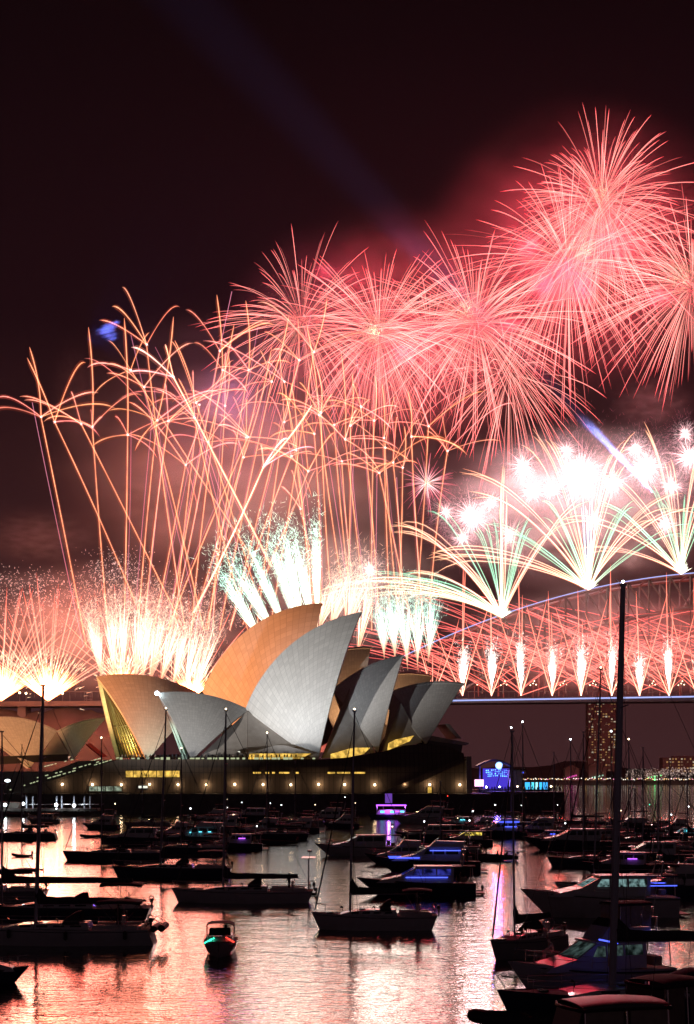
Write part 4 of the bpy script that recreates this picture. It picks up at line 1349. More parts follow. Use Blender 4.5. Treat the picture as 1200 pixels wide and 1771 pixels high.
fan((1018, 1019), [(815, 806, PEACH, 22), (828, 838, PEACH, 18), (922, 742, PEACH, 10), (950, 754, PEACH, 8), (858, 898, GREEN, 6), (885, 912, GREEN, 5), (938, 858, GREEN, 4), (955, 880, GREEN, 3), (763, 946, PEACH, 20), (775, 962, PEACH, 18), (1012, 870, BLUE, 0), (1018, 850, BLUE, 0),
                   (1024, 865, BLUE, 0), (1058, 770, PEACH, -6), (1070, 785, PEACH, -6), (1083, 858, GREEN, -4), (1088, 872, GREEN, -4), (1083, 742, PEACH, -14), (1160, 840, PEACH, -16), (1145, 880, PEACH, -16), (1195, 870, PEACH, -20), (1180, 905, GREEN, -10)], 1004,
    "comet fan in the middle of the arch with a blue white heart", 2)
fan((1178, 992), [(1038, 806, PEACH, 16), (970, 896, PEACH, 20), (1050, 858, GREEN, 5), (1040, 870, GREEN, 5), (1120, 724, PEACH, 6), (1130, 832, GREEN, 3), (1140, 850, GREEN, 3), (1157, 774, PEACH, 2), (1180, 860, GREEN, 0), (1192, 867, GREEN, -1), (1200, 770, PEACH, -4), (1230, 850, GREEN, -4), (1250, 780, PEACH, -10), (1010, 940, PEACH, 14)], 1004,
    "comet fan highest on the arch, near the picture edge", 3)
for i, (x, y) in enumerate([(868, 1062), (1018, 1012), (1178, 985)]):
    point_lamp("fan_light", at(x, y, 1000), [(1.0, 0.8, 0.5), (0.75, 0.85, 1.0), (1.0, 0.85, 0.6)][i], 5e3, 4.0)

# ---- crackling white pink heads over the fans
def crackle(cx, cy, R, label, seed, n=420, Y=1012, gain=1.0, ry=1.0):
    rng = np.random.default_rng(900 + seed)
    C = A(at(cx, cy, Y)); Rm = R / F * Y
    root = empty("crackle_burst", C, 0, label, "crackle burst", "white pink crackle bursts over the arch")
    d = sphere_dirs(n, rng)
    d[:, 2] *= ry
    m = 6; t = np.linspace(0, 1, m)
    cl_ = 0.75 + 0.25 * np.sin(d[:, 0] * 5 + seed) * np.cos(d[:, 2] * 4 + seed * 2)
    L = 1.3 * Rm * rng.uniform(0.15, 1.0, n) ** 1.5 * cl_
    P = C + d[:, None] * (L[:, None] * t[None])[..., None]
    P += np.cumsum(rng.normal(0, 0.35, P.shape), axis=1) * t[None, :, None]
    P[..., 2] -= 0.08 * Rm * t[None] ** 2
    P[:, 0] = C
    c = lerp_cols([(0, (4.0, 2.6, 2.5)), (0.45, (2.0, 1.2, 1.2)), (0.7, (1.1, 0.42, 0.5)), (1, (0.6, 0.14, 0.2))], t)[None] * rng.uniform(0.4, 1.2, n)[:, None, None] * gain
    Trails().add(P, 0.17 * np.interp(t, [0, 0.6, 1], [1.2, 0.9, 0.1])[None] * rng.uniform(0.5, 1.1, n)[:, None], c, hub=True).build("crackle_spray", root)
    s = int(n * 7)
    q = C + np.array([0, 0, -0.15 * Rm]) + rng.normal(0, Rm * 0.55, (s, 3)) * np.array([1, 1, ry])
    dd = (q - C) / Rm + rng.normal(0, 0.5, (s, 3)); dd /= np.linalg.norm(dd, axis=1, keepdims=True)
    P2 = np.stack([q, q + dd * rng.uniform(0.6, 3.0, s)[:, None]], 1)
    far_ = np.clip(np.linalg.norm(q - C, axis=1) / Rm, 0, 1.6)
    Trails().add(P2, np.array([[0.15, 0.05]]), lerp_cols([(0, (3.6, 2.8, 2.7)), (0.6, (2.2, 1.5, 1.5)), (1.0, (1.2, 0.45, 0.6)), (1.6, (0.6, 0.2, 0.28))], far_)[:, None, :] * 0.30 * gain * rng.uniform(0.2, 1.0, s)[:, None, None]).build("spark_cloud", root, 'stuff')
CR = [(905, 806, 44, "white pink crackle burst standing highest over the lowest comet fan", 260, 0.85, 1.0), (1004, 822, 58, "largest and brightest white crackle burst over the middle of the arch", 640, 1.2, 1.25), (1100, 776, 34, "small pink crackle burst above two brighter ones near the edge", 200, 0.8, 1.0),
      (1116, 808, 48, "white crackle burst between the middle and the highest fan", 420, 1.1, 1.1), (1192, 790, 46, "white pink crackle burst cut by the picture edge", 360, 1.0, 1.0), (921, 850, 38, "white crackle burst close under the highest one by the lowest fan", 240, 0.9, 1.0), (815, 892, 56, "crackle burst spread out at the near end of the white row", 380, 0.95, 1.0),
      (848, 870, 34, "small crackle burst between the spread out one and the arch", 200, 0.7, 1.0), (1160, 840, 34, "small white crackle burst above the highest fan", 240, 0.9, 1.0), (770, 885, 34, "thin pink crackle burst beside the small pink firework", 150, 0.55, 1.0), (640, 985, 34, "pinkish crackle burst just over the highest grey sail tip", 180, 0.7, 1.0),
      (880, 925, 50, "faint wide crackle haze burst inside the lowest fan", 260, 0.45, 1.2), (1030, 900, 46, "faint crackle burst inside the middle fan", 200, 0.45, 1.1)]
CR += [(955, 845, 36, "white crackle burst touching the side of the largest one", 260, 0.9, 1.0), (1060, 835, 40, "white crackle burst between the largest one and the one before the highest fan", 300, 0.9, 1.0), (1185, 750, 30, "pink crackle burst topmost at the picture edge", 160, 0.7, 1.0),
       (1150, 905, 40, "faint crackle burst low inside the highest fan", 240, 0.6, 1.2), (800, 930, 36, "faint crackle burst lowest at the near end of the white row", 200, 0.6, 1.0), (980, 780, 34, "small pink crackle burst on top of the largest one", 170, 0.7, 1.0)]
for i, (x, y, R, lab, n, g, ry) in enumerate(CR):
    crackle(x, y, R, lab, i, n, 1012 + 6 * (i % 4), g, ry)
for x, y, w in ((1004, 822, 2.2e5), (1116, 800, 1.4e5), (830, 890, 1.4e5), (905, 820, 1.0e5)):
    point_lamp("crackle_light", at(x, y, 1012), (1.0, 0.66, 0.66), w * 1.6, 12.0)

# ---- row of jets along the bridge deck
REDJ = [(0, (3.0, 1.5, 1.0)), (0.4, (2.0, 0.60, 0.40)), (1, (1.6, 0.36, 0.24))]
jets = [(748, 1130), (800, 968), (850, 1018), (901, 984), (955, 1022), (1005, 1020), (1058, 976), (1106, 1022), (1157, 990), (1206, 1000), (1256, 1000), (1308, 1000), (1360, 1000)]
for i, (x, top) in enumerate(jets):
    rng = np.random.default_rng(1000 + i)
    Y = 1006
    by = 1203
    lab = (ORD[i] + " white flare jet along the bridge deck, counting from the arch foot") if i < 9 else "jet beyond the picture edge on the bridge deck, its red arcs crossing the arch"
    root = empty("deck_jet", at(x, by, Y), 0, lab, "firework jet", "white flares in a row along the bridge deck")
    def tr(p, q, sag, rad, col, nm, dep=0.0, gain=1.0):
        t = np.linspace(0, 1, 16)
        P = path(p, q, sag, 16, Y)
        P[:, 1] += t * dep
        c = lerp_cols(col, t) * gain
        Trails().add(P[None], rad * np.interp(t, [0, 0.85, 1], [0.9, 0.9, 0.15])[None], c[None], halo=(3.0, 0.05)).build(nm, root)
    for k in range(2):
        tr((x, by), (x + rng.uniform(-7, 7), top + k * rng.uniform(0, 60)), rng.uniform(-1, 1), 0.33, REDJ, "upright_trail")
    for s in (-1, 1):
        tr((x, by), (x + s * rng.uniform(44, 52), by - rng.uniform(120, 190)), rng.uniform(-4, 4), 0.32, REDJ, "slanted_trail")
        tr((x, by), (x + s * rng.uniform(18, 26), by - rng.uniform(80, 130)), 0, 0.22, REDJ, "slanted_trail", gain=0.6)
    if i >= 1:
        for k in range(13):
            s = -1 if rng.random() < 0.62 else 1
            L = rng.uniform(130, 330); a = math.radians(rng.uniform(12, 38))
            y0 = by - rng.uniform(0, 60)
            tr((x, y0), (x + s * L * math.cos(a), max(y0 - L * math.sin(a), 1012 + rng.uniform(0, 60))), s * -L * rng.uniform(0.02, 0.09), 0.27 * rng.uniform(0.7, 1.2),
               [(0, (2.2, 0.46, 0.34)), (1, (1.8, 0.26, 0.25))], "crossing_trail", rng.uniform(-8, 26), rng.uniform(0.45, 1.0))
    if i >= 1:
        plume((x, by - 4), (x + rng.uniform(-3, 3), by - rng.uniform(58, 84)), rng.uniform(7, 11), Y - 1, [(0, (1.6, 0.9, 0.7)), (0.4, (3.0, 2.7, 2.5)), (0.8, (2.4, 2.2, 2.0)), (1, (0.8, 0.6, 0.55))], None, None, 60, 240, root, 1.2)
    if 1 <= i <= 9:
        point_lamp("jet_light", at(x, by - 45, Y - 4), (1.0, 0.4, 0.3), 4e3, 1.5)
for x, y in ((860, 1150), (960, 1110), (1060, 1090), (1160, 1090), (1260, 1090)):
    point_lamp("bridge_flood", at(x, y + 40, YB + 16), (1.0, 0.07, 0.04), 5.5e4, 4.0)
# fountains light
for x, y, w, c in ((84, 1170, 9e4, (1.0, 0.6, 0.42)), (5, 1170, 9e4, (1.0, 0.6, 0.42)), (230, 1100, 2.4e5, (1.0, 0.24, 0.16)), (330, 1110, 2.4e5, (1.0, 0.24, 0.17)), (120, 1090, 2.2e5, (1.0, 0.18, 0.12)), (20, 1090, 2.0e5, (1.0, 0.18, 0.12)),
                   (490, 960, 1.0e5, (1.0, 0.7, 0.6)), (620, 1010, 1.2e5, (1.0, 0.75, 0.65)), (700, 1060, 1.0e5, (1.0, 0.75, 0.65)),
                   (260, 780, 1.0e5, (1.0, 0.24, 0.10)), (420, 740, 1.4e5, (1.0, 0.22, 0.10)), (520, 860, 1.4e5, (1.0, 0.2, 0.10)), (620, 760, 1.6e5, (1.0, 0.18, 0.11)), (396, 690, 1.3e5, (0.42, 0.20, 1.0))):
    point_lamp("firework_light", at(x, y, 880), c, w * (1.5 if y > 900 else 0.8), 24.0)
# searchlight on the arch
spot_lamp("searchlight", at(1130, 852, 1025), at(560, 250, 1025), (0.22, 0.30, 1.0), 3.6e8, 7, 1.0, 1.0)
# floodlights on the sails: a cool one from the far side of the cove for the nearer hall, warm ones for the farther hall
spot_lamp("cove_floodlight", Vector((-225, 372, 5)), AXN.px(545, 1140), (1.0, 0.95, 0.91), 2.4e6, 17, 0.8, 1.0)
for lx, w_, tx, ty, W, ang in [(440, 52, 545, 1150, 8e4, 66), (290, 46, 345, 1230, 1.6e4, 60), (775, 40, 745, 1225, 0.8e4, 60)]:
    spot_lamp("cool_floodlight", AXN.px(lx, 1298, w_), AXN.px(tx, ty, 6), (0.86, 0.92, 1.0), W, ang, 0.8, 0.6)
spot_lamp("warm_floodlight", (-300, 385, 40), Vector((-40, 602, 46)), (1.0, 0.34, 0.125), 1.1e7, 12.4, 0.3, 1.0)
spot_lamp("warm_floodlight", (-250, 330, 40), Vector((-128, 637, 26)), (1.0, 0.42, 0.18), 5.0e6, 11, 0.5, 1.0)
for i, (lx, tx, ty, w) in enumerate([(610, 620, 1130, 5e4), (690, 715, 1175, 4e4)]):
    spot_lamp("warm_floodlight", AXN.px(lx, 1290, -20), AXF.px(tx, ty, 6), (1.0, 0.50, 0.22), w, 80, 0.8, 0.6)
spot_lamp("foyer_light", AXF.px(203, 1304, 0) + Vector((-5, -3, 0)), AXF.px(214, 1265, 0), (1.0, 0.90, 0.30), 3.0e4, 110, 0.7, 0.6)
spot_lamp("foyer_light", AXF.px(215, 1304, 12) + Vector((-2, -4, 0)), AXF.px(214, 1250, 0), (1.0, 0.90, 0.30), 2.0e4, 90, 0.7, 0.6)
spot_lamp("sail_foot_light", AXF.px(292, 1300, 44), AXF.px(280, 1270, 14), (0.62, 1.0, 0.85), 1.5e4, 75, 0.9, 0.6)

# ---- drifting smoke lit by the fireworks
def smoke_material(name, dens, scale, seed, col=(0.8, 0.78, 0.78)):
    m = bpy.data.materials.new(name)
    m.use_nodes = True
    nt = m.node_tree
    for n in list(nt.nodes):
        nt.nodes.remove(n)
    out = nt.nodes.new('ShaderNodeOutputMaterial')
    v = nt.nodes.new('ShaderNodeVolumePrincipled')
    v.inputs['Color'].default_value = (*col, 1)
    v.inputs['Anisotropy'].default_value = 0.0
    tcn = nt.nodes.new('ShaderNodeTexCoord')
    ln = nt.nodes.new('ShaderNodeVectorMath'); ln.operation = 'LENGTH'
    nt.links.new(tcn.outputs['Object'], ln.inputs[0])
    fo = nt.nodes.new('ShaderNodeMapRange'); fo.interpolation_type = 'SMOOTHSTEP'
    fo.inputs['From Min'].default_value = 1.0; fo.inputs['From Max'].default_value = 0.1
    nt.links.new(ln.outputs['Value'], fo.inputs['Value'])
    mp = nt.nodes.new('ShaderNodeMapping'); mp.inputs['Location'].default_value = (seed * 3.7, seed * 1.3, 0); mp.inputs['Scale'].default_value = (1, 1, 1.5)
    nt.links.new(tcn.outputs['Object'], mp.inputs['Vector'])
    nz = nt.nodes.new('ShaderNodeTexNoise'); nz.inputs['Scale'].default_value = scale; nz.inputs['Detail'].default_value = 3
    nt.links.new(mp.outputs[0], nz.inputs['Vector'])
    mr = nt.nodes.new('ShaderNodeMapRange'); mr.inputs['From Min'].default_value = 0.40; mr.inputs['From Max'].default_value = 0.68; mr.inputs['To Min'].default_value = 0.25; mr.inputs['To Max'].default_value = 1.6
    nt.links.new(nz.outputs['Fac'], mr.inputs['Value'])
    mu = nt.nodes.new('ShaderNodeMath'); mu.operation = 'MULTIPLY'
    nt.links.new(fo.outputs[0], mu.inputs[0]); nt.links.new(mr.outputs[0], mu.inputs[1])
    m2 = nt.nodes.new('ShaderNodeMath'); m2.operation = 'MULTIPLY'; m2.inputs[1].default_value = dens
    nt.links.new(mu.outputs[0], m2.inputs[0])
    nt.links.new(m2.outputs[0], v.inputs['Density'])
    nt.links.new(v.outputs[0], out.inputs['Volume'])
    return m
def smoke(px, py, rx, ry, Y, dens, scale=2.2, depth=None, col=(0.8, 0.78, 0.78), seed=[0]):
    seed[0] += 1
    o = MB().ball((0, 0, 0), 1.0, 24, 14).build("smoke_cloud", smoke_material("smoke_%d" % seed[0], dens, scale, seed[0], col), None, True)
    o.location = at(px, py, Y)
    o.scale = (rx / F * Y, depth or (rx / F * Y * 0.8), ry / F * Y)
    tag(o, kind='stuff')
    return o
smoke(1010, 430, 310, 270, 1140, 0.0034)
smoke(690, 580, 330, 230, 1120, 0.0030)
smoke(190, 1090, 330, 140, 940, 0.0062, 3.0)
smoke(430, 800, 400, 280, 910, 0.0040)
smoke(600, 1020, 230, 130, 860, 0.0060, 3.0)
smoke(1000, 880, 320, 160, 1035, 0.0095, 3.5)
smoke(1060, 1110, 330, 115, 1022, 0.0085, 3.5)
smoke(392, 692, 100, 72, 905, 0.0070, 2.5)

for i, (x, y, rx, ry) in enumerate([(915, 425, 34, 26), (1010, 505, 30, 34), (1138, 515, 36, 24), (882, 560, 34, 18), (940, 500, 24, 34), (560, 470, 26, 20), (700, 610, 30, 22)]):
    smoke(x, y, rx, ry, 1135, 0.030, 2.0)
    point_lamp("puff_fill_light", at(x, y, 1115), (1.0, 0.05, 0.11), 9e4, 4.0)  # added red fill lamp, only there to make the puff glow
# wisp of smoke caught by a blue beam above the orange comets
for wx, wy, wr, wd in ((190, 562, 20, 0.10), (186, 568, 25, 0.14), (184, 574, 22, 0.12), (190, 580, 19, 0.08), (194, 586, 14, 0.07), (200, 558, 11, 0.12)):
    w_ = smoke(wx, wy, wr, 2.6, 900, wd, 3.0, depth=5)
    w_.rotation_euler = (0, R_(-13), 0)
# torn reddish smoke trailing beside the far comets, grey puffs over the bridge
smoke(128, 690, 50, 120, 930, 0.0035, 5.0)
smoke(70, 930, 130, 60, 940, 0.0030, 5.0)
smoke(330, 860, 160, 110, 930, 0.0030, 5.0)
smoke(1092, 962, 26, 36, 1000, 0.030, 3.0)
smoke(878, 985, 26, 40, 1000, 0.020, 3.0)
smoke(1130, 700, 90, 60, 1060, 0.0040, 4.0)
spot_lamp("blue_beam", at(150, 588, 868), at(186, 574, 900), (0.04, 0.16, 1.0), 1.5e6, 40, 0.5, 1.0)
# ------------------------------------------------------------------ boats
def hull_mesh(L, B, fb, rake=0.6, transom=0.75, sheer=0.3, kind='sail', tslope=0.0):
    """lofted hull, bow towards +x, waterline at z = 0; returns hull collector, deck collector and sheer functions"""
    N = 16
    def hb(s):
        if kind == 'sail':
            f = min(1.0, transom + (1 - transom) * (s / 0.42)) if s < 0.42 else max(0.0, 1 - ((s - 0.42) / 0.58) ** 2.1)
        else:
            f = min(1.0, transom + (1 - transom) * (s / 0.35)) if s < 0.35 else max(0.0, 1 - ((s - 0.35) / 0.65) ** 2.6)
        return max(B / 2 * f, 0.02)
    def sh(s): return fb * (1 + sheer * (s ** 2) + 0.10 * (1 - s) ** 2 * (kind == 'sail'))
    rings = []; dk = []
    for i in range(N + 1):
        s = i / N
        x = -L / 2 + s * L; b = hb(s); h = sh(s)
        fl = 1.0 if kind == 'sail' else 1.0
        low = (0.86 if kind == 'sail' else 0.80 - 0.35 * s ** 2)
        pr = [(b, h), (b * 0.99, h * 0.78), (b * (0.5 + 0.5 * low) , h * 0.4), (b * low, 0.0), (b * 0.45 * low, -0.28), (0.0, -0.4 + 0.35 * s ** 3)]
        ring = []
        for (y, z) in pr + [(-y, z) for y, z in reversed(pr[:-1])]:
            xx = x + rake * (z / fb - 1.0) * s ** 4 + (tslope * (1 - z / fb) * (1 - s) ** 6)
            ring.append((xx, y, z))
        rings.append(ring)
        dk.append(((x + rake * 0, b * 0.97, h - 0.06), (x, 0, h - 0.02), (x, -b * 0.97, h - 0.06)))
    hm = MB(); hm.loft(rings, False, False)
    n = len(rings[0])
    hm.add(rings[0], [tuple(range(n))])
    d = MB(); d.loft([list(r) for r in dk], False, False)
    return hm, d, hb, sh

def house(prof, w0, w1, inset=0.0):
    """deckhouse from a side profile [(x, z)...]; half width w0 at the lowest, w1 at the highest point"""
    zs = [p[1] for p in prof]; z0, z1 = min(zs), max(zs)
    m = MB(); n = len(prof)
    vs = []
    for sgn in (1, -1):
        for x, z in prof:
            w = w0 + (w1 - w0) * (z - z0) / max(z1 - z0, 1e-6)
            vs.append((x, sgn * (w - inset), z))
    fs = [tuple(range(n)), tuple(reversed(range(n, 2 * n)))]
    for k in range(n):
        k2 = (k + 1) % n
        fs.append((k, k2, k2 + n, k + n))
    m.add(vs, fs)
    return m

def side_windows(prof, w0, w1, zall, out=0.012, t=0.03):
    """glass panels lying on both sloped sides of a house; prof is the window outline"""
    z0, z1 = zall
    m = MB()
    for sgn in (1, -1):
        a = []; b = []
        for x, z in prof:
            w = w0 + (w1 - w0) * (z - z0) / (z1 - z0)
            a.append(Vector((x, sgn * (w - t), z))); b.append(Vector((x, sgn * (w + out), z)))
        n = len(a)
        m.add(a + b, [tuple(range(n)), tuple(reversed(range(n, 2 * n)))] + [(k, (k + 1) % n, (k + 1) % n + n, k + n) for k in range(n)])
    return m

def canopy(x0, x1, w, z, crown=0.18, drop=0.0, n=8):
    """a curved canvas roof with a little thickness"""
    top = []; m = MB()
    for i in range(5):
        x = x0 + (x1 - x0) * i / 4
        zz = z - drop * (i / 4 - 0.5) ** 2 * 4
        row = [(x, w * math.cos(math.pi * (k / n)), zz - crown + crown * math.sin(math.pi * k / n) ** 0.6) for k in range(n + 1)]
        top.append(row + [(p[0], p[1] * 0.97, p[2] - 0.05) for p in reversed(row)])
    m.loft(top, True, True)
    return m

def rails(pts, h, n_between=0, r=0.016):
    m = MB()
    for p in pts:
        m.pipe([p, (p[0], p[1], p[2] + h)], r * 1.2, 5)
    for k in (1.0, 0.55):
        m.pipe([(p[0], p[1], p[2] + h * k) for p in pts], r, 5)
    return m

def outboard(m, x, y, z, s=1.0):
    m.box((x, y, z + 0.45 * s), (0.42 * s, 0.30 * s, 0.42 * s), 0, 0.75)
    m.box((x - 0.02, y, z + 0.05 * s), (0.20 * s, 0.16 * s, 0.5 * s))
    m.box((x - 0.02, y, z - 0.35 * s), (0.12 * s, 0.07 * s, 0.45 * s))
    return m

boat_n = 0
def new_boat(name, px, wl, heading, label, cat, group):
    Y = water_y(wl)
    p = at(px, wl, Y)
    return empty(name, (p.x, p.y, 0.0), R_(180 + heading), label, cat, group)

G_S = "sailing boats moored in the cove"
G_M = "motor cruisers moored in the cove"
G_D = "small tenders and dinghies"

def wire_thick(Y):
    return max(0.012, 0.00016 * Y)

def sailboat(px, wl, L, mast_h, label, heading=0, hull='hull_white', bimini=True, hood=True, cover=True, mast_s=0.62, mast_r=0.10, lean=0.0, rake_aft=0.0,
             light=None, fenders=0, dinghy=False, jib=True, radar=False, boom_up=0.0, seed=0, fb=1.05, sails_up=False, details=True):
    rng = random.Random(seed + 50)
    root = new_boat("sailing_boat", px, wl, heading, label, "sailing boat", G_S)
    Y = root.location.y
    B = L * 0.31
    hm, dk, hb, sh = hull_mesh(L, B, fb, rake=0.5, transom=0.72, tslope=-0.35 if rng.random() < 0.5 else 0.4)
    h = hm.build("hull", M[hull], root, True)
    st = MB()
    for k in range(16):
        s0, s1 = k / 16, (k + 1) / 16
        for sg in (1, -1):
            a = (-L / 2 + s0 * L, sg * (hb(s0) + 0.012), sh(s0) * 0.86); b = (-L / 2 + s1 * L, sg * (hb(s1) + 0.012), sh(s1) * 0.86)
            st.pipe([a, b], 0.022, 4)
    st.build("stripe", M['hull_navy'], h)
    dk.build("deck", M['deck'], root, True)
    X = lambda s: -L / 2 + s * L
    zd = sh(0.5)
    # coachroof and portlights
    prof = [(X(0.32), zd - 0.05), (X(0.33), zd + 0.42), (X(0.55), zd + 0.40), (X(0.70), zd + 0.28), (X(0.80), zd + 0.02)]
    w = B * 0.30
    cr_ = house(prof, w, w * 0.82).build("coachroof", M['hull_white'], root)
    g = MB()
    for k in range(4):
        xa = X(0.36 + 0.09 * k)
        g.v, g.f = g.v, g.f
        sw = side_windows([(xa, zd + 0.13), (xa + L * 0.06, zd + 0.12), (xa + L * 0.06, zd + 0.25), (xa, zd + 0.27)], w, w * 0.82, (zd - 0.05, zd + 0.42))
        g.add(sw.v, sw.f)
    g.build("portlight", M['glass'], cr_)
    # cockpit coaming
    c = MB()
    for sg in (1, -1):
        c.box((X(0.18), sg * B * 0.30, zd + 0.12), (L * 0.24, 0.16, 0.34))
    c.box((X(0.05), 0, zd + 0.08), (0.2, B * 0.5, 0.26))
    c.build("cockpit_coaming", M['hull_white'], root)
    wheel = MB(); x = X(0.13); wr = 0.45
    wheel.pipe([(x, wr * math.cos(a * math.pi / 8), zd + 0.75 + wr * math.sin(a * math.pi / 8)) for a in range(17)], 0.02, 5)
    for a in range(3):
        wheel.pipe([(x, wr * math.cos(a * math.pi / 3), zd + 0.75 + wr * math.sin(a * math.pi / 3)), (x, -wr * math.cos(a * math.pi / 3), zd + 0.75 - wr * math.sin(a * math.pi / 3))], 0.012, 4)
    wheel.box((x + 0.2, 0, zd + 0.4), (0.25, 0.3, 0.9))
    wheel.build("steering_wheel", M['steel'], root)
    # mast, spreaders, boom
    xm = X(mast_s); zm = sh(mast_s)
    top = Vector((xm + lean, 0, mast_h))
    foot = Vector((xm, 0, zm))
    rm = max(mast_r, 0.0003 * Y)
    ms = MB().pipe([foot, foot.lerp(top, 0.6), top], [rm, rm * 0.95, rm * 0.62], 8).build("mast", M['alloy'], root, True)
    sp = MB()
    for f in (0.42, 0.70):
        p = foot.lerp(top, f); ws = B * (0.32 if f < 0.5 else 0.24)
        sp.pipe([(p.x - 0.15, -ws, p.z + 0.1), (p.x, 0, p.z), (p.x - 0.15, ws, p.z + 0.1)], 0.035, 5)
    sp.pipe([top, top + Vector((0.35, 0, 0.35))], 0.015, 4)
    sp.box(tuple(top + Vector((0, 0, 0.06))), (0.35, 0.12, 0.12))
    sp.build("spreader", M['alloy'], ms)
    wt_ = wire_thick(Y)
    rg = MB()
    for sg in (1, -1):
        for f in (0.42, 0.98):
            p = foot.lerp(top, f); q = foot.lerp(top, 0.42); ws = B * 0.32
            if f > 0.5:
                rg.pipe([(xm - 0.2, sg * hb(mast_s) * 0.92, zm), (q.x - 0.15, sg * ws, q.z + 0.1), p], wt_, 4)
            else:
                rg.pipe([(xm - 0.6, sg * hb(mast_s) * 0.92, zm), p], wt_, 4)
    rg.pipe([(X(0.01), 0, sh(0) + 0.1), foot.lerp(top, 0.99)], wt_, 4)
    rg.build("shroud", M['wire'], root)
    bowp = Vector((X(0.985), 0, sh(1.0) + 0.1)); hp = foot.lerp(top, 0.93)
    fs = MB(); rj = 0.075 if jib else wt_
    fs.pipe([bowp, bowp.lerp(hp, 0.03), bowp.lerp(hp, 0.5), bowp.lerp(hp, 0.92), hp], [wt_, rj, max(rj * 0.85, wt_), max(rj * 0.4, wt_), wt_], 6)
    fs.build("furled_jib" if jib else "forestay", M['canvas'] if jib else M['wire'], root)
    zb = zm + 1.0 + boom_up
    xb = X(0.10)
    bo = MB().pipe([(xm - 0.05, 0, zb), (xb, 0, zb + 0.1)], 0.075, 6).build("boom", M['alloy'], root)
    if cover:
        cv = MB(); ring = []
        for k in range(10):
            t = k / 9; xx = xm - 0.0 + (xb - xm + 0.1) * t
            hh = 0.42 * (1 - 0.6 * t) * (1 + 0.10 * math.sin(k * 2.3)) + 0.12 + (0.9 * max(0, 1 - t * 9))
            ww = 0.16 * (1 - 0.35 * t)
            z_ = zb + 0.1 * t
            ring.append([(xx, ww * math.cos(q * math.pi / 4) * (1 if math.sin(q * math.pi / 4) < 0.3 else 0.55), z_ + hh * 0.5 + (hh * 0.5 + 0.06) * math.sin(q * math.pi / 4)) for q in range(8)])
        cv.loft(ring, True, True); cv.build("sail_cover", M['canvas'], root, True)
    if hood:
        hd = MB(); rr_ = []
        for k in range(6):
            a = k / 5
            xx = X(0.46) - L * 0.09 * a
            hh = 0.28 + 0.62 * math.sin(a * math.pi * 0.5)
            rr_.append([(xx, w * 1.05 * math.cos(q * math.pi / 8), zd + 0.35 + hh * math.sin(q * math.pi / 8) ** 0.7 - 0.03) for q in range(9)])
        hd.loft(rr_, False, False)
        hd.build("spray_hood", M['canvas'], root, True)
    if bimini:
        z_ = zd + 2.05
        canopy(X(0.04), X(0.28), B * 0.38, z_, 0.2, 0.10).build("bimini", M['canvas'], root, True)
        bf = MB()
        for sg in (1, -1):
            for xx in (X(0.05), X(0.16), X(0.27)):
                bf.pipe([(X(0.16), sg * B * 0.36, zd + 0.2), (xx, sg * B * 0.375, z_ - 0.2)], 0.02, 4)
        bf.build("bimini_frame", M['steel'], root)
    # pulpit, pushpit, guard rails
    gd = MB()
    for sg in (1, -1):
        pts = [(X(s), sg * hb(s) * 0.93, sh(s)) for s in (0.02, 0.14, 0.30, 0.46, 0.62, 0.78, 0.90)]
        q = rails(pts, 0.62, r=max(0.012, wt_ * 0.55)); gd.add(q.v, q.f)
    gd.pipe([(X(0.90), hb(0.9) * 0.93, sh(0.9) + 0.62), (X(1.0) + 0.1, 0, sh(1) + 0.68), (X(0.90), -hb(0.9) * 0.93, sh(0.9) + 0.62)], 0.022, 5)
    gd.pipe([(X(0.98), 0, sh(1)), (X(1.0) + 0.1, 0, sh(1) + 0.68)], 0.02, 5)
    gd.pipe([(X(0.02), -hb(0.02) * 0.93, sh(0.02) + 0.62), (X(0.02), hb(0.02) * 0.93, sh(0.02) + 0.62)], 0.022, 5)
    gd.build("guard_rail", M['steel'], root)
    if details:
        ob = MB(); outboard(ob, X(0.0) - 0.12, B * 0.22, sh(0) + 0.30, 0.7); ob.build("outboard_motor", M['black'], root)
        hb_ = MB(); hb_.pipe([(X(0.01) + 0.2 * math.cos(a), -B * 0.25, sh(0) + 0.55 + 0.26 * math.sin(a)) for a in [k * math.pi / 5 for k in range(-2, 9)]], 0.06, 6)
        hb_.build("life_ring", M['canvas_tan'], root)
        vt = MB()
        for xx in (X(0.5), X(0.76)):
            vt.pipe([(xx, 0.1, zd + 0.3), (xx, 0.1, zd + 0.55), (xx + 0.16, 0.1, zd + 0.62)], [0.06, 0.06, 0.10], 6)
        vt.box((X(0.60) , 0, zd + 0.41), (0.5, 0.5, 0.08)); vt.box((X(0.86), 0, sh(0.86) + 0.02), (0.5, 0.5, 0.1))
        vt.build("deck_hatch", M['glass'], root)
    if radar:
        rp = MB(); xx = X(0.03)
        rp.pipe([(xx, B * 0.2, sh(0)), (xx, B * 0.2, sh(0) + 3.0)], 0.05, 6)
        rp.pipe([(xx, -B * 0.2, sh(0)), (xx, -B * 0.2, sh(0) + 3.0)], 0.05, 6)
        rp.box((xx, 0, sh(0) + 3.05), (1.3, B * 0.7, 0.06))
        rp.pipe([(xx - 0.1, 0, sh(0) + 3.1), (xx - 0.1, 0, sh(0) + 3.55)], 0.04, 5)
        rp.pipe([(xx - 0.1, 0, sh(0) + 3.55), (xx - 0.1, 0, sh(0) + 3.75)], [0.26, 0.22], 10)
        rp.build("stern_arch", M['steel'], root)
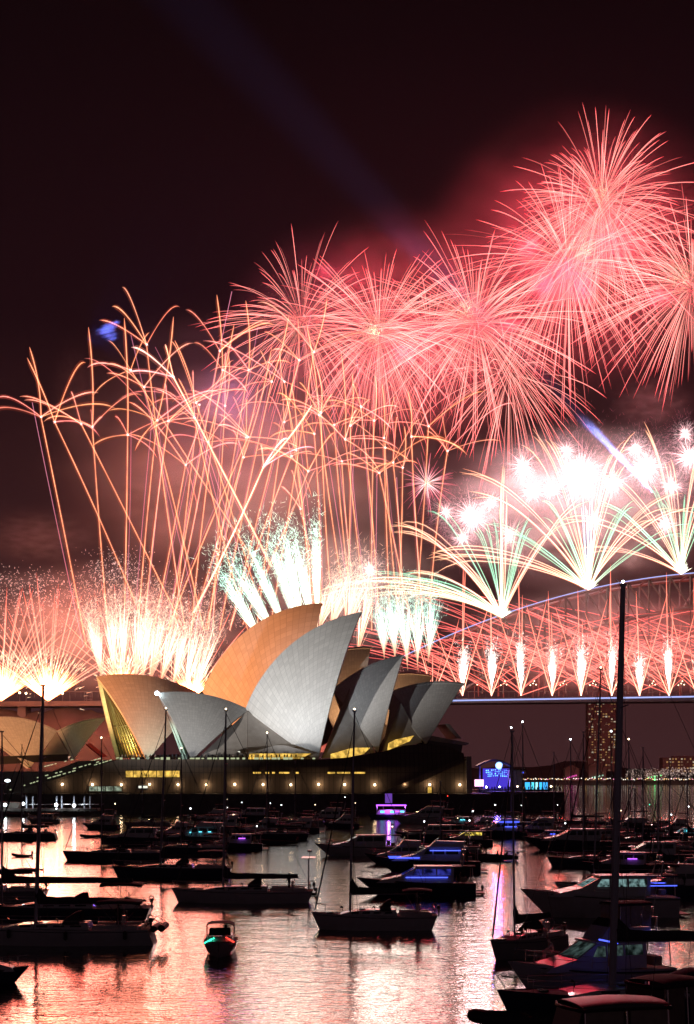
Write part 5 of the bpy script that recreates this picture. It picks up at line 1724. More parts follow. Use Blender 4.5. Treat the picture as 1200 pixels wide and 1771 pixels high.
    if fenders:
        for k in range(fenders):
            s = 0.12 + 0.62 * k / max(1, fenders - 1)
            for sg in (1,):
                f = MB(); xx = X(s)
                yy = hb(s) + 0.13
                f.pipe([(xx, yy, sh(s) - 0.05), (xx, yy, sh(s) - 0.12), (xx, yy, sh(s) - 0.6), (xx, yy, sh(s) - 0.68)], [0.03, 0.13, 0.13, 0.04], 8)
                f.build("fender", M['rubber'], root, True)
    if light:
        b = MB().ball(tuple(top + Vector((0, 0, 0.22))), max(0.07, 0.00055 * Y), 7, 5)
        b.build("mast_light", M[light], root)
    if dinghy:
        d = MB(); x0 = X(0.0) - 0.9
        d.pipe([(x0, -B * 0.36, fb + 0.15), (x0, B * 0.30, fb + 0.15)], 0.26, 8); d.pipe([(x0 + 0.55, -B * 0.36, fb + 0.1), (x0 + 0.55, B * 0.30, fb + 0.1)], 0.24, 8)
        d.build("stern_dinghy", M['rubber'], root, True)
        d = MB()
        for sg in (1, -1):
            d.pipe([(X(0.02), sg * B * 0.25, sh(0) + 0.1), (X(0.0) - 0.3, sg * B * 0.25, sh(0) + 0.7), (x0, sg * B * 0.25, fb + 0.5)], 0.035, 5)
        d.build("davit", M['steel'], root)
    return root

def cruiser(px, wl, L, label, heading=0, hull='hull_white', fly=True, hard=True, cabin=None, led=None, led_mat='blue_led', arch=True, lamp=None, seed=0, fb=None, lit_front=None, canvas_back=False, mast=0.0):
    """motor cruiser: flared hull, deckhouse with windows, flying bridge, radar arch, rails"""
    rng = random.Random(seed + 300)
    root = new_boat("motor_cruiser", px, wl, heading, label, "motor boat", G_M)
    Y = root.location.y
    B = L * 0.32; fb = fb or 0.085 * L + 0.3
    hm, dk, hb, sh = hull_mesh(L, B, fb, rake=0.13 * L, transom=0.9, sheer=0.42, kind='motor')
    h = hm.build("hull", M[hull], root, True)
    X = lambda s: -L / 2 + s * L
    rb = MB()
    for sg in (1, -1):
        rb.pipe([(X(k / 12), sg * (hb(k / 12) + 0.02), sh(k / 12) * 0.9) for k in range(12)], 0.05, 5)
    rb.build("rubbing_strake", M['rubber'], h)
    dk.build("deck", M['deck'], root, True)
    zd = sh(0.45) - 0.05
    ch = 0.13 * L * 0.55 + 0.75           # cabin height
    w0 = B * 0.40; w1 = B * 0.33
    prof = [(X(0.20), zd), (X(0.19), zd + ch), (X(0.52), zd + ch), (X(0.66), zd + ch * 0.45), (X(0.84), zd + 0.25), (X(0.88), zd)]
    hs = house(prof, w0, w1).build("deckhouse", M['hull_white'], root)
    gmat = M['glass'] if not cabin else M[cabin]
    for k, (a, b) in enumerate(((0.22, 0.34), (0.355, 0.46), (0.475, 0.56))):
        zt = zd + ch * 0.88; zl = zd + ch * 0.50
        bt = min(b, 0.525)
        sw = side_windows([(X(a), zl), (X(b), zl), (X(bt), zt), (X(a), zt)], w0, w1, (zd, zd + ch))
        sw.build("side_window", gmat, hs)
    # windscreen on the sloping front
    ws = MB(); n_ = 3
    a0 = Vector((X(0.525), 0, zd + ch * 0.955)); a1 = Vector((X(0.65), 0, zd + ch * 0.49))
    nv = Vector((ch * 0.5, 0, L * 0.13)).normalized() * 0.03
    for k in range(n_):
        y0 = -w1 * 0.9 + 2 * w1 * 0.9 * k / n_ + 0.04; y1 = y0 + 2 * w1 * 0.9 / n_ - 0.08
        q = [a0 + Vector((0, y0, 0)) + nv, a0 + Vector((0, y1, 0)) + nv, a1 + Vector((0, y1, 0)) + nv, a1 + Vector((0, y0, 0)) + nv]
        ws.prism(q, -nv * 1.6)
    ws.build("windscreen", M[lit_front] if lit_front else gmat, hs)
    # swim platform, transom door
    MB().box((X(0) - 0.45, 0, 0.25), (0.95, B * 0.8, 0.12)).build("swim_platform", M['teak'], root)
    # rails around the foredeck
    gd = MB(); wt_ = max(0.014, 0.00010 * Y)
    for sg in (1, -1):
        q = rails([(X(s), sg * hb(s) * 0.94, sh(s)) for s in (0.45, 0.58, 0.70, 0.81, 0.91)], 0.6, r=wt_); gd.add(q.v, q.f)
    gd.pipe([(X(0.91), hb(0.91) * 0.94, sh(0.91) + 0.6), (X(0.99) + 0.2, 0, sh(1) + 0.62), (X(0.91), -hb(0.91) * 0.94, sh(0.91) + 0.6)], wt_ * 1.3, 5)
    gd.build("bow_rail", M['steel'], root)
    zt = zd + ch
    if hard:
        r_ = MB(); r_.box((X(0.33), 0, zt + 0.05), (L * 0.42, w1 * 2.15, 0.10)); r_.build("cabin_roof", M['hull_white'], root)
        zt += 0.10
    # aft deck cover
    MBp = MB()
    for sg in (1, -1):
        MBp.pipe([(X(0.03), sg * w0 * 0.95, zd), (X(0.03), sg * w1, zt - 0.1)], 0.035, 5)
    MBp.build("aft_post", M['steel'], root)
    canopy(X(0.0), X(0.20), w1 * 1.05, zt + 0.02, 0.12).build("aft_awning", M['canvas'] if not canvas_back else M['canvas_tan'], root, True)
    if fly:
        fp = [(X(0.16), zt), (X(0.15), zt + 0.62), (X(0.44), zt + 0.72), (X(0.50), zt)]
        house(fp, w1 * 0.95, w1 * 0.9).build("flying_bridge", M['hull_white'], root)
        fwm = MB(); fwm.prism([Vector((X(0.44), -w1 * 0.8, zt + 0.72)), Vector((X(0.44), w1 * 0.8, zt + 0.72)), Vector((X(0.40), w1 * 0.7, zt + 1.12)), Vector((X(0.40), -w1 * 0.7, zt + 1.12))], (0.03, 0, 0.01))
        fwm.build("fly_windscreen", M['glass'], root)
        canopy(X(0.14), X(0.38), w1 * 0.95, zt + 2.0, 0.16).build("fly_canopy", M['canvas'], root, True)
        if canvas_back:
            for k, (xa, xb2) in enumerate(((0.15, 0.215), (0.222, 0.29), (0.297, 0.36))):
                side_windows([(X(xa), zt + 0.66), (X(xb2), zt + 0.68), (X(xb2), zt + 1.82), (X(xa), zt + 1.82)], w1 * 0.92, w1 * 0.9, (zt, zt + 2), 0.02, 0.02).build("bridge_curtain", M['canvas_tan'], root)
            q = MB(); q.box((X(0.375), 0, zt + 1.25), (0.03, w1 * 1.7, 1.1)); q.build("bridge_curtain", M['canvas_tan'], root)
        fr = MB()
        for sg in (1, -1):
            for xx in (0.16, 0.36):
                fr.pipe([(X(xx), sg * w1 * 0.88, zt + 0.6), (X(xx), sg * w1 * 0.9, zt + 1.87)], 0.025, 4)
        fr.build("canopy_frame", M['steel'], root)
        zt2 = zt + 2.0
    else:
        zt2 = zt
    if arch:
        ar = MB()
        ar.pipe([(X(0.12), -w1 * 0.95, zt - 0.1), (X(0.10), -w1 * 0.8, zt + 1.1), (X(0.10), w1 * 0.8, zt + 1.1), (X(0.12), w1 * 0.95, zt - 0.1)], 0.07, 6)
        ar.pipe([(X(0.10), 0, zt + 1.1), (X(0.10), 0, zt + 1.45)], 0.05, 5)
        ar.pipe([(X(0.10), 0, zt + 1.45), (X(0.10), 0, zt + 1.65)], [0.28, 0.24], 10)
        for k in range(2):
            ar.pipe([(X(0.11), w1 * (0.5 - k), zt + 1.1), (X(0.06), w1 * (0.5 - k), zt + 3.2 + 0.6 * rng.random())], 0.015, 4)
        ar.build("radar_arch", M['steel'], root)
    if mast:
        MB().pipe([(X(0.3), 0, zt), (X(0.3), 0, mast)], [0.06, 0.03], 6).build("signal_mast", M['alloy'], root)
    if lamp:
        rr_ = max(0.06, 0.00042 * Y) * rng.uniform(0.45, 1.05)
        MB().ball((X(0.10), 0, zt2 + 1.2), rr_, 7, 5).build("deck_lamp", M[lamp], root)
    if led:
        for (s0, s1, zz) in led:
            m_ = MB()
            for sg in (1, -1):
                m_.pipe([(X(s0), sg * (w0 + 0.05), zd + zz), (X(s1), sg * (w0 + 0.05), zd + zz)], max(0.035, 0.0003 * Y), 5)
            m_.build("led_strip", M[led_mat], root)
    # crew silhouettes are separate things; a helm seat and a cool box fill the aft deck
    st = MB(); st.box((X(0.10), B * 0.15, zd + 0.28), (0.5, 0.9, 0.5)); st.box((X(0.14), -B * 0.18, zd + 0.5), (0.5, 0.5, 0.9), 0, 0.8)
    st.build("aft_seat", M['canvas_tan'], root)
    return root

def dinghy(px, wl, L, label, heading=0, motor=True, hull='rubber', people=0, seed=0, grp=G_D):
    rng = random.Random(seed + 900)
    root = new_boat("dinghy", px, wl, heading, label, "dinghy", grp)
    B = L * 0.42; r = 0.23 * L / 3.4
    t = MB()
    pts = []
    for k in range(17):
        a = -math.pi / 2 + math.pi * k / 16
        pts.append((L * 0.10 + L * 0.36 * math.cos(a) if abs(a) < math.pi / 2 else L * 0.1, (B / 2 - r) * math.sin(a), r * 0.9 + 0.20 * max(0, math.cos(a)) ** 2))
    pts = [(-L / 2, -(B / 2 - r), r * 0.9)] + pts + [(-L / 2, (B / 2 - r), r * 0.9)]
    t.pipe(pts, [r * 0.5] + [r] * (len(pts) - 2) + [r * 0.5], 8)
    t.build("tube", M[hull], root, True)
    MB().box((-L * 0.05, 0, r * 0.55), (L * 0.82, B - 2 * r, 0.08)).build("floor", M['deck'], root)
    MB().box((-L * 0.1, 0, r * 1.5), (0.25, B - r, 0.05)).build("thwart", M['teak'], root)
    MB().box((-L * 0.46, 0, r * 1.1), (0.06, B - 2 * r, r * 2)).build("transom", M['teak'], root)
    if motor:
        outboard(MB(), 0, 0, 0)
        m_ = MB(); outboard(m_, -L * 0.5, 0, r * 1.6, 0.8); m_.build("outboard_motor", M['black'], root)
    for k in range(people):
        x = -L * 0.3 + k * L * 0.62 / max(1, people - 1)
        y = (1 if k % 2 else -1) * B * 0.18
        seated_person(root.matrix_basis @ Vector((x, y, r * 1.5)), R_(180 + heading) + rng.uniform(-0.6, 0.6), rng,
                      ["person in dark clothes in the stern of the crowded dinghy", "hunched person second from the stern of the crowded dinghy", "person sitting tall in the middle of the crowded dinghy", "person in the bow of the crowded dinghy"][k % 4])
    return root

def skin_body(name, verts, edges, radii, material, parent=None):
    me = bpy.data.meshes.new(name)
    me.from_pydata([tuple(v) for v in verts], edges, [])
    me.materials.append(material)
    o = link(name, me, parent)
    sk = o.modifiers.new("skin", 'SKIN'); sk.use_smooth_shade = True
    for i, r in enumerate(radii):
        me.skin_vertices[0].data[i].radius = (r, r)
        me.skin_vertices[0].data[i].use_root = (i == 0)
    sb = o.modifiers.new("subsurf", 'SUBSURF'); sb.levels = 1; sb.render_levels = 1
    return o

def seated_person(loc, rz, rng, label, pose='sit', m='cloth_dark'):
    """one continuous seated body; head, torso, arms with hands, bent legs with feet"""
    V = [(0, 0, 0.10), (0, 0, 0.32), (0.02, 0, 0.52), (0.05, 0, 0.60), (0.06, 0, 0.70), (0.07, 0, 0.80),
         (0.02, 0.19, 0.50), (0.08, 0.25, 0.26), (0.28, 0.20, 0.20), (0.36, 0.17, 0.18),
         (0.02, -0.19, 0.50), (0.08, -0.25, 0.26), (0.28, -0.20, 0.20), (0.36, -0.17, 0.18),
         (0.04, 0.10, 0.08), (0.42, 0.13, 0.14), (0.46, 0.13, -0.26), (0.60, 0.13, -0.30),
         (0.04, -0.10, 0.08), (0.42, -0.13, 0.14), (0.46, -0.13, -0.26), (0.60, -0.13, -0.30)]
    E = [(0, 1), (1, 2), (2, 3), (3, 4), (4, 5), (2, 6), (6, 7), (7, 8), (8, 9), (2, 10), (10, 11), (11, 12), (12, 13),
         (0, 14), (14, 15), (15, 16), (16, 17), (0, 18), (18, 19), (19, 20), (20, 21)]
    Rr = [0.15, 0.14, 0.15, 0.06, 0.09, 0.085, 0.065, 0.05, 0.04, 0.045, 0.065, 0.05, 0.04, 0.045, 0.10, 0.07, 0.05, 0.045, 0.10, 0.07, 0.05, 0.045]
    if pose == 'lean':
        V[4] = (0.20, 0.02, 0.66); V[5] = (0.27, 0.03, 0.74); V[3] = (0.14, 0.01, 0.58); V[2] = (0.10, 0, 0.50)
        V[7] = (0.30, 0.22, 0.30); V[8] = (0.46, 0.18, 0.10); V[9] = (0.55, 0.15, -0.02)
        V[6] = (0.11, 0.19, 0.48); V[10] = (0.11, -0.19, 0.48)
    o = skin_body("person", V, E, Rr, M[m])
    o.location = loc; o.rotation_euler = (0, 0, rz)
    tag(o, label, "person")
    return o

# ---- foreground and middle sailing boats
sailboat(100, 1632, 13.2, 18.3, "white sailing boat with a dark stern dinghy and three black fenders along its hull", hull='hull_white', fenders=3, dinghy=True, mast_s=0.62, mast_r=0.15, lean=-0.55, seed=1, boom_up=0.6, sails_up=False)
sailboat(420, 1560, 13.2, 18.0, "sailing boat with a radar arch, moored behind the green and red lit day boat", radar=True, seed=2, light='lamp_warm', mast_s=0.64, mast_r=0.12, lean=-0.25, bimini=False)
sailboat(648, 1607, 9.6, 16.9, "pale grey sailing boat alone on the open bright water in the middle of the cove", hull='hull_white', seed=3, light='lamp_warm', mast_s=0.70, lean=-0.35, mast_r=0.10, boom_up=0.5)
sailboat(298, 1517, 13.9, 19.6, "dark sailing boat just behind the one with the radar arch, its mast lamp warm", hull='hull_navy', seed=4, light='lamp_warm', mast_s=0.60, lean=-0.65, mast_r=0.13)
sailboat(196, 1488, 14.0, 17.0, "dark sailing boat with a long low hull beyond the one with the warm lamp", hull='hull_navy', seed=5, mast_s=0.62, light='lamp_warm', bimini=False)
sailboat(110, 1592, 14.5, 15.5, "dark sailing boat with a wide bimini lying close behind the white boat with fenders", hull='hull_navy', seed=6, mast_s=0.85, lean=0, boom_up=0.8, mast_r=0.09, jib=False)
sailboat(40, 1452, 12.0, 17.5, "low dark sailing boat near the pontoon jetty", hull='hull_navy', seed=7, mast_s=0.52, bimini=True)
sailboat(-30, 1560, 12.0, 14.0, "sailing boat half outside the picture with a boom and steering wheel against bright water", seed=8, hull='hull_grey', mast_s=0.7, boom_up=0.4)
sailboat(908, 1652, 8.2, 14.8, "small sailing boat with a warm yellow lit cabin window and two dark stays", heading=52, hull='hull_grey', seed=9, mast_s=0.66, lean=0.3, bimini=False, mast_r=0.07)
s6 = sailboat(1130, 1756, 15.5, 21.4, "big foreground sailing boat with the tallest thickest mast and a dark boom cover", hull='hull_navy', seed=10, heading=4, mast_s=0.635, lean=-0.55, mast_r=0.20, bimini=True, hood=True, light='lamp_white', boom_up=1.5, jib=False)
sailboat(1070, 1548, 12.5, 22.5, "dark sailing boat with a tall thin mast behind the trawler with the lit cabin", hull='hull_navy', seed=11, mast_s=0.70, lean=-0.7, boom_up=0.3, light='lamp_warm')
sailboat(893, 1446, 13.0, 21.0, "far sailing boat whose white mast lamp shows between the podium end and the blue stage", hull='hull_navy', seed=12, mast_s=0.58, light='lamp_white')
sailboat(915, 1438, 14.0, 23.0, "far sailing boat with a bright blue white mast lamp before the stage", hull='hull_grey', seed=13, mast_s=0.6, light='lamp_white', bimini=False)
sailboat(1000, 1430, 15.0, 20.0, "far sailing boat beyond the end of the sea wall, its lamp throwing a long streak", hull='hull_navy', seed=14, mast_s=0.62, light='lamp_white')
sailboat(968, 1442, 12.0, 16.5, "far sailing boat without a lamp moored off the end of the sea wall", hull='hull_grey', seed=15, mast_s=0.6, bimini=False)
sailboat(1068, 1444, 13.0, 20.5, "far sailing boat with a pale mast lamp in front of the apartment tower", hull='hull_white', seed=16, mast_s=0.6, light='lamp_white')
sailboat(1096, 1452, 12.0, 18.4, "far sailing boat with a warm mast lamp just behind the tallest foreground mast", hull='hull_grey', seed=17, mast_s=0.58, light='lamp_warm')
sailboat(322, 1478, 12.5, 15.8, "far sailing boat with a low mast lamp between two taller lamp masts", hull='hull_navy', seed=18, mast_s=0.56, light='lamp_warm')
sailboat(474, 1452, 13.0, 19.6, "far sailing boat with a warm lamp before the side wall of the tallest grey sail", hull='hull_navy', seed=19, mast_s=0.6, light='lamp_warm')
sailboat(1212, 1462, 12.0, 12.8, "sailing boat cut by the picture edge with slanting stays and a blue lit cover", hull='hull_navy', seed=20, mast_s=0.7, heading=10)
sailboat(1218, 1522, 13.0, 12.0, "dark sailing boat with a low boom cut by the picture edge, above the pink tender", hull='hull_navy', seed=21, mast_s=0.9, heading=-6, boom_up=-0.2)

# ---- motor cruisers
cruiser(1040, 1585, 12.6, "trawler with a pale lit wheelhouse and deep blue light on its stern", heading=5, hull='hull_white', fly=False, cabin='cabin_light', seed=1, led=[(0.02, 0.2, 0.9)], lit_front='cabin_light', fb=1.7, lamp=None)
cruiser(1022, 1728, 9.2, "foreground motor cruiser with a tan flying bridge cover, its bow beside the small sailing boat", heading=24, hull='hull_white', fly=True, seed=2, canvas_back=True, fb=1.6, led=[(0.10, 0.17, 1.9)], cabin='cabin_dim')
cruiser(724, 1548, 11.2, "motor cruiser with a blue glowing saloon just behind the lone pale sailing boat", hull='hull_navy', fly=False, seed=3, cabin='blue_dim' if 'blue_dim' in M else None, led=[(0.25, 0.62, 0.55)], lamp='lamp_white')
cruiser(742, 1508, 12.5, "motor cruiser with blue deck lights, tucked behind the blue glowing saloon", hull='hull_navy', fly=True, seed=4, led=[(0.2, 0.5, 1.3), (0.6, 0.9, 0.4)], lamp='lamp_white')
cruiser(622, 1480, 12.2, "pale motor cruiser with a high flared bow in the centre of the cove", heading=6, hull='hull_white', fly=False, seed=5, lamp='lamp_warm')
cruiser(745, 1456, 12.0, "motor cruiser with a long dark foredeck and a yellow lamp, behind the blue lit boats", heading=-4, hull='hull_navy', fly=False, seed=6, lamp='lamp_warm')
cruiser(732, 1424, 15.0, "far motor cruiser with a lit flying bridge canopy right behind the purple lit ferry", hull='hull_white', fly=True, seed=7, lamp='red_led')
cruiser(452, 1444, 10.0, "far motor cruiser with red and amber deck lights in the middle distance", hull='hull_navy', fly=True, seed=8, lamp='lamp_white')
cruiser(515, 1440, 9.0, "far motor cruiser with a high awning beside the one with red deck lights", hull='hull_navy', fly=True, seed=9, lamp='lamp_warm')
cruiser(430, 1420, 14.0, "far motor cruiser closest to the sea wall below the amber slit windows", hull='hull_navy', fly=False, seed=10, lamp='lamp_white')
cruiser(560, 1424, 13.0, "far motor cruiser with a white lamp near the wall, under the tallest grey sail", hull='hull_navy', fly=True, seed=11, lamp='lamp_white')
cruiser(340, 1462, 13.0, "dark motor cruiser with small blue cabin lights among the western sailing boats", hull='hull_navy', fly=True, seed=12, led=[(0.3, 0.34, 0.9), (0.42, 0.46, 0.9), (0.55, 0.58, 0.8)], led_mat='cyan_led', lamp='lamp_white')
cruiser(232, 1462, 12.0, "dark motor cruiser with a bright bow lamp in front of the pontoon jetty", hull='hull_navy', fly=False, seed=13, lamp='lamp_white')
cruiser(378, 1440, 12.0, "far motor cruiser half hidden behind the western cluster, close to the wall", hull='hull_grey', fly=True, seed=14, lamp='lamp_white')
cruiser(862, 1448, 11.0, "motor cruiser with bright blue bridge lights in front of the quay", hull='hull_navy', fly=True, seed=15, led=[(0.15, 0.5, 1.7), (0.2, 0.4, 0.8)], lamp='lamp_white')
cruiser(925, 1446, 11.0, "dark motor cruiser beside the one with blue bridge lights", hull='hull_navy', fly=True, seed=16, lamp='lamp_white')
cruiser(990, 1470, 14.0, "broad dark motor cruiser lying in front of the end of the sea wall", hull='hull_navy', fly=False, seed=17, lamp=None)
cruiser(1080, 1448, 12.0, "dark motor cruiser under the tower with a small green lamp", hull='hull_navy', fly=True, seed=18, lamp='green_led')
cruiser(1140, 1436, 6.5, "small dark motor boat alone under the amber block across the harbour", hull='hull_navy', fly=False, seed=19, lamp='lamp_white')
cruiser(1184, 1456, 9.0, "motor cruiser with a cyan lit window near the picture edge", hull='hull_white', fly=False, seed=20, cabin='cyan_dim' if 'cyan_dim' in M else None, led=[(0.3, 0.5, 0.9)], led_mat='cyan_led')
cruiser(1120, 1494, 11.5, "dark motor cruiser with a slanted windscreen on the pink water, above the trawler", hull='hull_navy', fly=False, seed=21)
cruiser(1190, 1522, 9.0, "dark motor cruiser with a pale deck edge near the picture edge", hull='hull_grey', fly=False, seed=22)
cruiser(808, 1462, 8.5, "small dark motor cruiser with a yellow lit wheelhouse among the blue lit boats", hull='hull_navy', fly=False, seed=23, cabin='cabin_warm')
def hardtop_boat(px, wl, L, ztop, w, x0, x1, label, heading, roof, curtain, seed=0):
    """open motor boat under a thick rounded hardtop hung with clear side curtains"""
    root = new_boat("motor_boat", px, wl, heading, label, "motor boat", G_M)
    B = max(L * 0.34, w * 1.15)
    hm, dk, hb, sh = hull_mesh(L, B, 1.1, rake=0.8, transom=0.9, sheer=0.35, kind='motor')
    hm.build("hull", M['hull_navy'], root, True); dk.build("deck", M['deck'], root, True)
    zd = 1.05
    canopy(x0, x1, w / 2, ztop, 0.26, 0.10, 12).build("hardtop", M[roof], root, True)
    rb = MB()
    ring = [(x0, -w / 2), (x1, -w / 2), (x1 + 0.25, -w * 0.25), (x1 + 0.32, 0), (x1 + 0.25, w * 0.25), (x1, w / 2), (x0, w / 2), (x0 - 0.1, 0), (x0, -w / 2)]
    rb.pipe([(x, y, ztop - 0.30) for x, y in ring], 0.07, 6); rb.build("hardtop_rim", M['rubber'], root, True)
    p = MB()
    for x in (x0 + 0.1, (x0 + x1) / 2, x1 - 0.1):
        for sg in (1, -1):
            p.pipe([(x, sg * w * 0.54, zd), (x, sg * w * 0.47, ztop - 0.3)], 0.035, 5)
    p.build("roof_post", M['steel'], root)
    for sg in (1, -1):
        for k in range(2):
            xa = x0 + 0.15 + k * (x1 - x0) / 2; xb_ = xa + (x1 - x0) / 2 - 0.3
            rows = []
            for q in range(7):
                x = xa + (xb_ - xa) * q / 6
                wob = 0.03 * math.sin(q * 2.1 + k)
                rows.append([(x, sg * (w * 0.535 + wob), zd + 0.05), (x, sg * (w * 0.51 - wob), zd + 0.8), (x, sg * (w * 0.475), ztop - 0.32)])
            c = MB(); c.loft(rows, False, False); c.build("clear_curtain", M[curtain], root, True)
    f = MB(); f.prism([Vector((x1 + 0.6, -w * 0.48, zd)), Vector((x1 + 0.6, w * 0.48, zd)), Vector((x1, w * 0.44, ztop - 0.3)), Vector((x1, -w * 0.44, ztop - 0.3))], (-0.03, 0, -0.01))
    f.build("windscreen", M['glass'], root)
    h = MB(); h.box((x1 - 0.6, 0.3, zd + 0.5), (0.6, 1.0, 1.0), 0, 0.8); h.box((x0 + 0.5, 0, zd + 0.25), (0.6, w * 0.7, 0.5)); h.build("helm_seat", M['canvas_tan'], root)
    ae = MB(); ae.pipe([(x0 + 0.4, 0.4, ztop), (x0 + 0.2, 0.4, ztop + 1.6)], 0.014, 4); ae.build("whip_aerial", M['wire'], root)
    return root
M['clear_vinyl'] = mat('clear_vinyl', (0.16, 0.14, 0.11), 0.12, noise=0.3, nscale=2.0)
M['vinyl_dark'] = mat('vinyl_dark', (0.09, 0.075, 0.07), 0.10, noise=0.3, nscale=2.0)
M['roof_grey'] = mat('roof_grey', (0.07, 0.075, 0.085), 0.5, noise=0.2, nscale=1.5)
hardtop_boat(1052, 1885, 7.2, 3.55, 2.5, -2.0, 1.6, "foreground motor boat with a pale rounded hardtop, at the bottom edge", 16, 'roof_grey', 'clear_vinyl')
hardtop_boat(1150, 1850, 6.5, 3.85, 2.3, -1.3, 1.1, "foreground motor boat with clear plastic side curtains under a dark canopy", 35, 'canvas', 'vinyl_dark')
cruiser(-26, 1700, 4.6, "dark launch at the picture edge below the white boat with fenders", heading=185, hull='hull_navy', fly=False, seed=26, arch=False)

MORE = [("s", 1028, 1500, 12.0, 17.5, "tall masted sailing boat without a lamp between the trawler and the sea wall end", None),
        ("s", 1128, 1478, 12.0, 16.0, "tall masted sailing boat just right of the tallest mast, under the amber block", None),
        ("s", 1172, 1470, 11.0, 14.0, "sailing boat with a bare mast before the amber block", None),
        ("s", 255, 1432, 10.5, 13.5, "distant sailing boat under the amber window strip, its mast against the podium", None),
        ("c", 300, 1450, 8.0, 0, "small dark cruiser wedged between the western sailing boats", 'lamp_white'),
        ("c", 405, 1470, 9.0, 0, "dark cruiser at the near edge of the western cluster, above the radar arch boat", 'lamp_white'),
        ("c", 365, 1424, 10.0, 0, "distant cruiser tight under the sea wall left of the lamp mast", 'lamp_warm'),
        ("s", 520, 1428, 11.0, 15.0, "distant sailing boat without a lamp near the amber slit windows", None),
        ("c", 590, 1432, 8.0, 0, "small cruiser just behind the pale flared one", 'lamp_warm'),
        ("c", 790, 1432, 9.0, 0, "distant cruiser below the stair tower of the podium", 'lamp_white'),
        ("c", 830, 1438, 8.0, 0, "distant dark cruiser next to the blue lit bridge deck", 'lamp_white'),
        ("s", 775, 1482, 9.5, 11.0, "small sailing boat among the blue lit cruisers", None),
        ("c", 690, 1494, 8.5, 0, "small cruiser in front of the pale flared one", 'lamp_white'),
        ("c", 945, 1460, 8.0, 0, "small dark cruiser before the broad dark one", 'lamp_white'),
        ("c", 1040, 1460, 9.0, 0, "dark cruiser under the tall thin mast", 'lamp_warm'),
        ("s", 1110, 1462, 10.0, 9.5, "stubby sailing boat beyond the dark slanted windscreen", None),
        ("c", 1165, 1442, 7.5, 0, "little far cruiser close to the far bank lights", 'lamp_white'),
        ("c", 1075, 1512, 9.5, 0, "dark cruiser behind the trawler's stern", None),
        ("c", 1160, 1548, 8.0, 0, "dark cruiser in the gap beside the pink lit tender", None),
        ("c", 75, 1424, 8.0, 0, "small dark cruiser lying along the pontoon jetty", 'lamp_white'),
        ("c", 175, 1434, 8.0, 0, "small dark cruiser between the jetty and the bright bow lamp", 'lamp_warm')]
for i, (k, x, y, L, mh, lab, lp) in enumerate(MORE):
    if k == "s":
        sailboat(x, y, L, mh, lab, hull=['hull_navy', 'hull_grey'][i % 2], seed=60 + i, bimini=i % 2 == 0, heading=(i * 37) % 21 - 10)
    else:
        cruiser(x, y, L, lab, hull=['hull_navy', 'hull_grey', 'hull_navy'][i % 3], fly=i % 2 == 0, seed=60 + i, lamp=lp, heading=(i * 53) % 31 - 15, led=[(0.3, 0.42, 0.8)] if i % 4 == 1 else None, led_mat=['cyan_led', 'blue_led', 'purple_led'][i % 3])
# people standing about on the decks
rng = random.Random(31)
for i, (x, wl, h, lab) in enumerate([(792, 1548, 1.2, "person standing at the stern of the blue glowing cruiser"), (802, 1548, 1.2, "second person at the stern of the blue glowing cruiser, nearer to its platform"),
        (808, 1508, 1.3, "person on the aft deck of the cruiser with blue deck lights"), (500, 1560, 1.2, "person by the radar arch of the moored sailing boat"), (525, 1444, 1.1, "person on the far cruiser with the high awning"),
        (395, 1462, 1.2, "person on the aft deck of a dark western cruiser"), (205, 1632, 1.3, "person in the cockpit of the white boat with fenders"), (722, 1607, 1.2, "person in the cockpit of the lone pale sailing boat"),
        (1095, 1585, 1.7, "person near the blue light on the stern of the trawler"), (905, 1448, 1.2, "person on the deck of the cruiser with blue bridge lights"), (832, 1462, 1.1, "person beside the yellow lit wheelhouse")]):
    Y = water_y(wl); p = at(x, wl, Y)
    o = standing_figure((p.x, Y, h - 0.15), rng.uniform(1.65, 1.82), rng, M['cloth_dark'])
    o.rotation_euler = (0, 0, rng.uniform(-1, 1)); tag(o, lab, "person", "people standing on the boats")

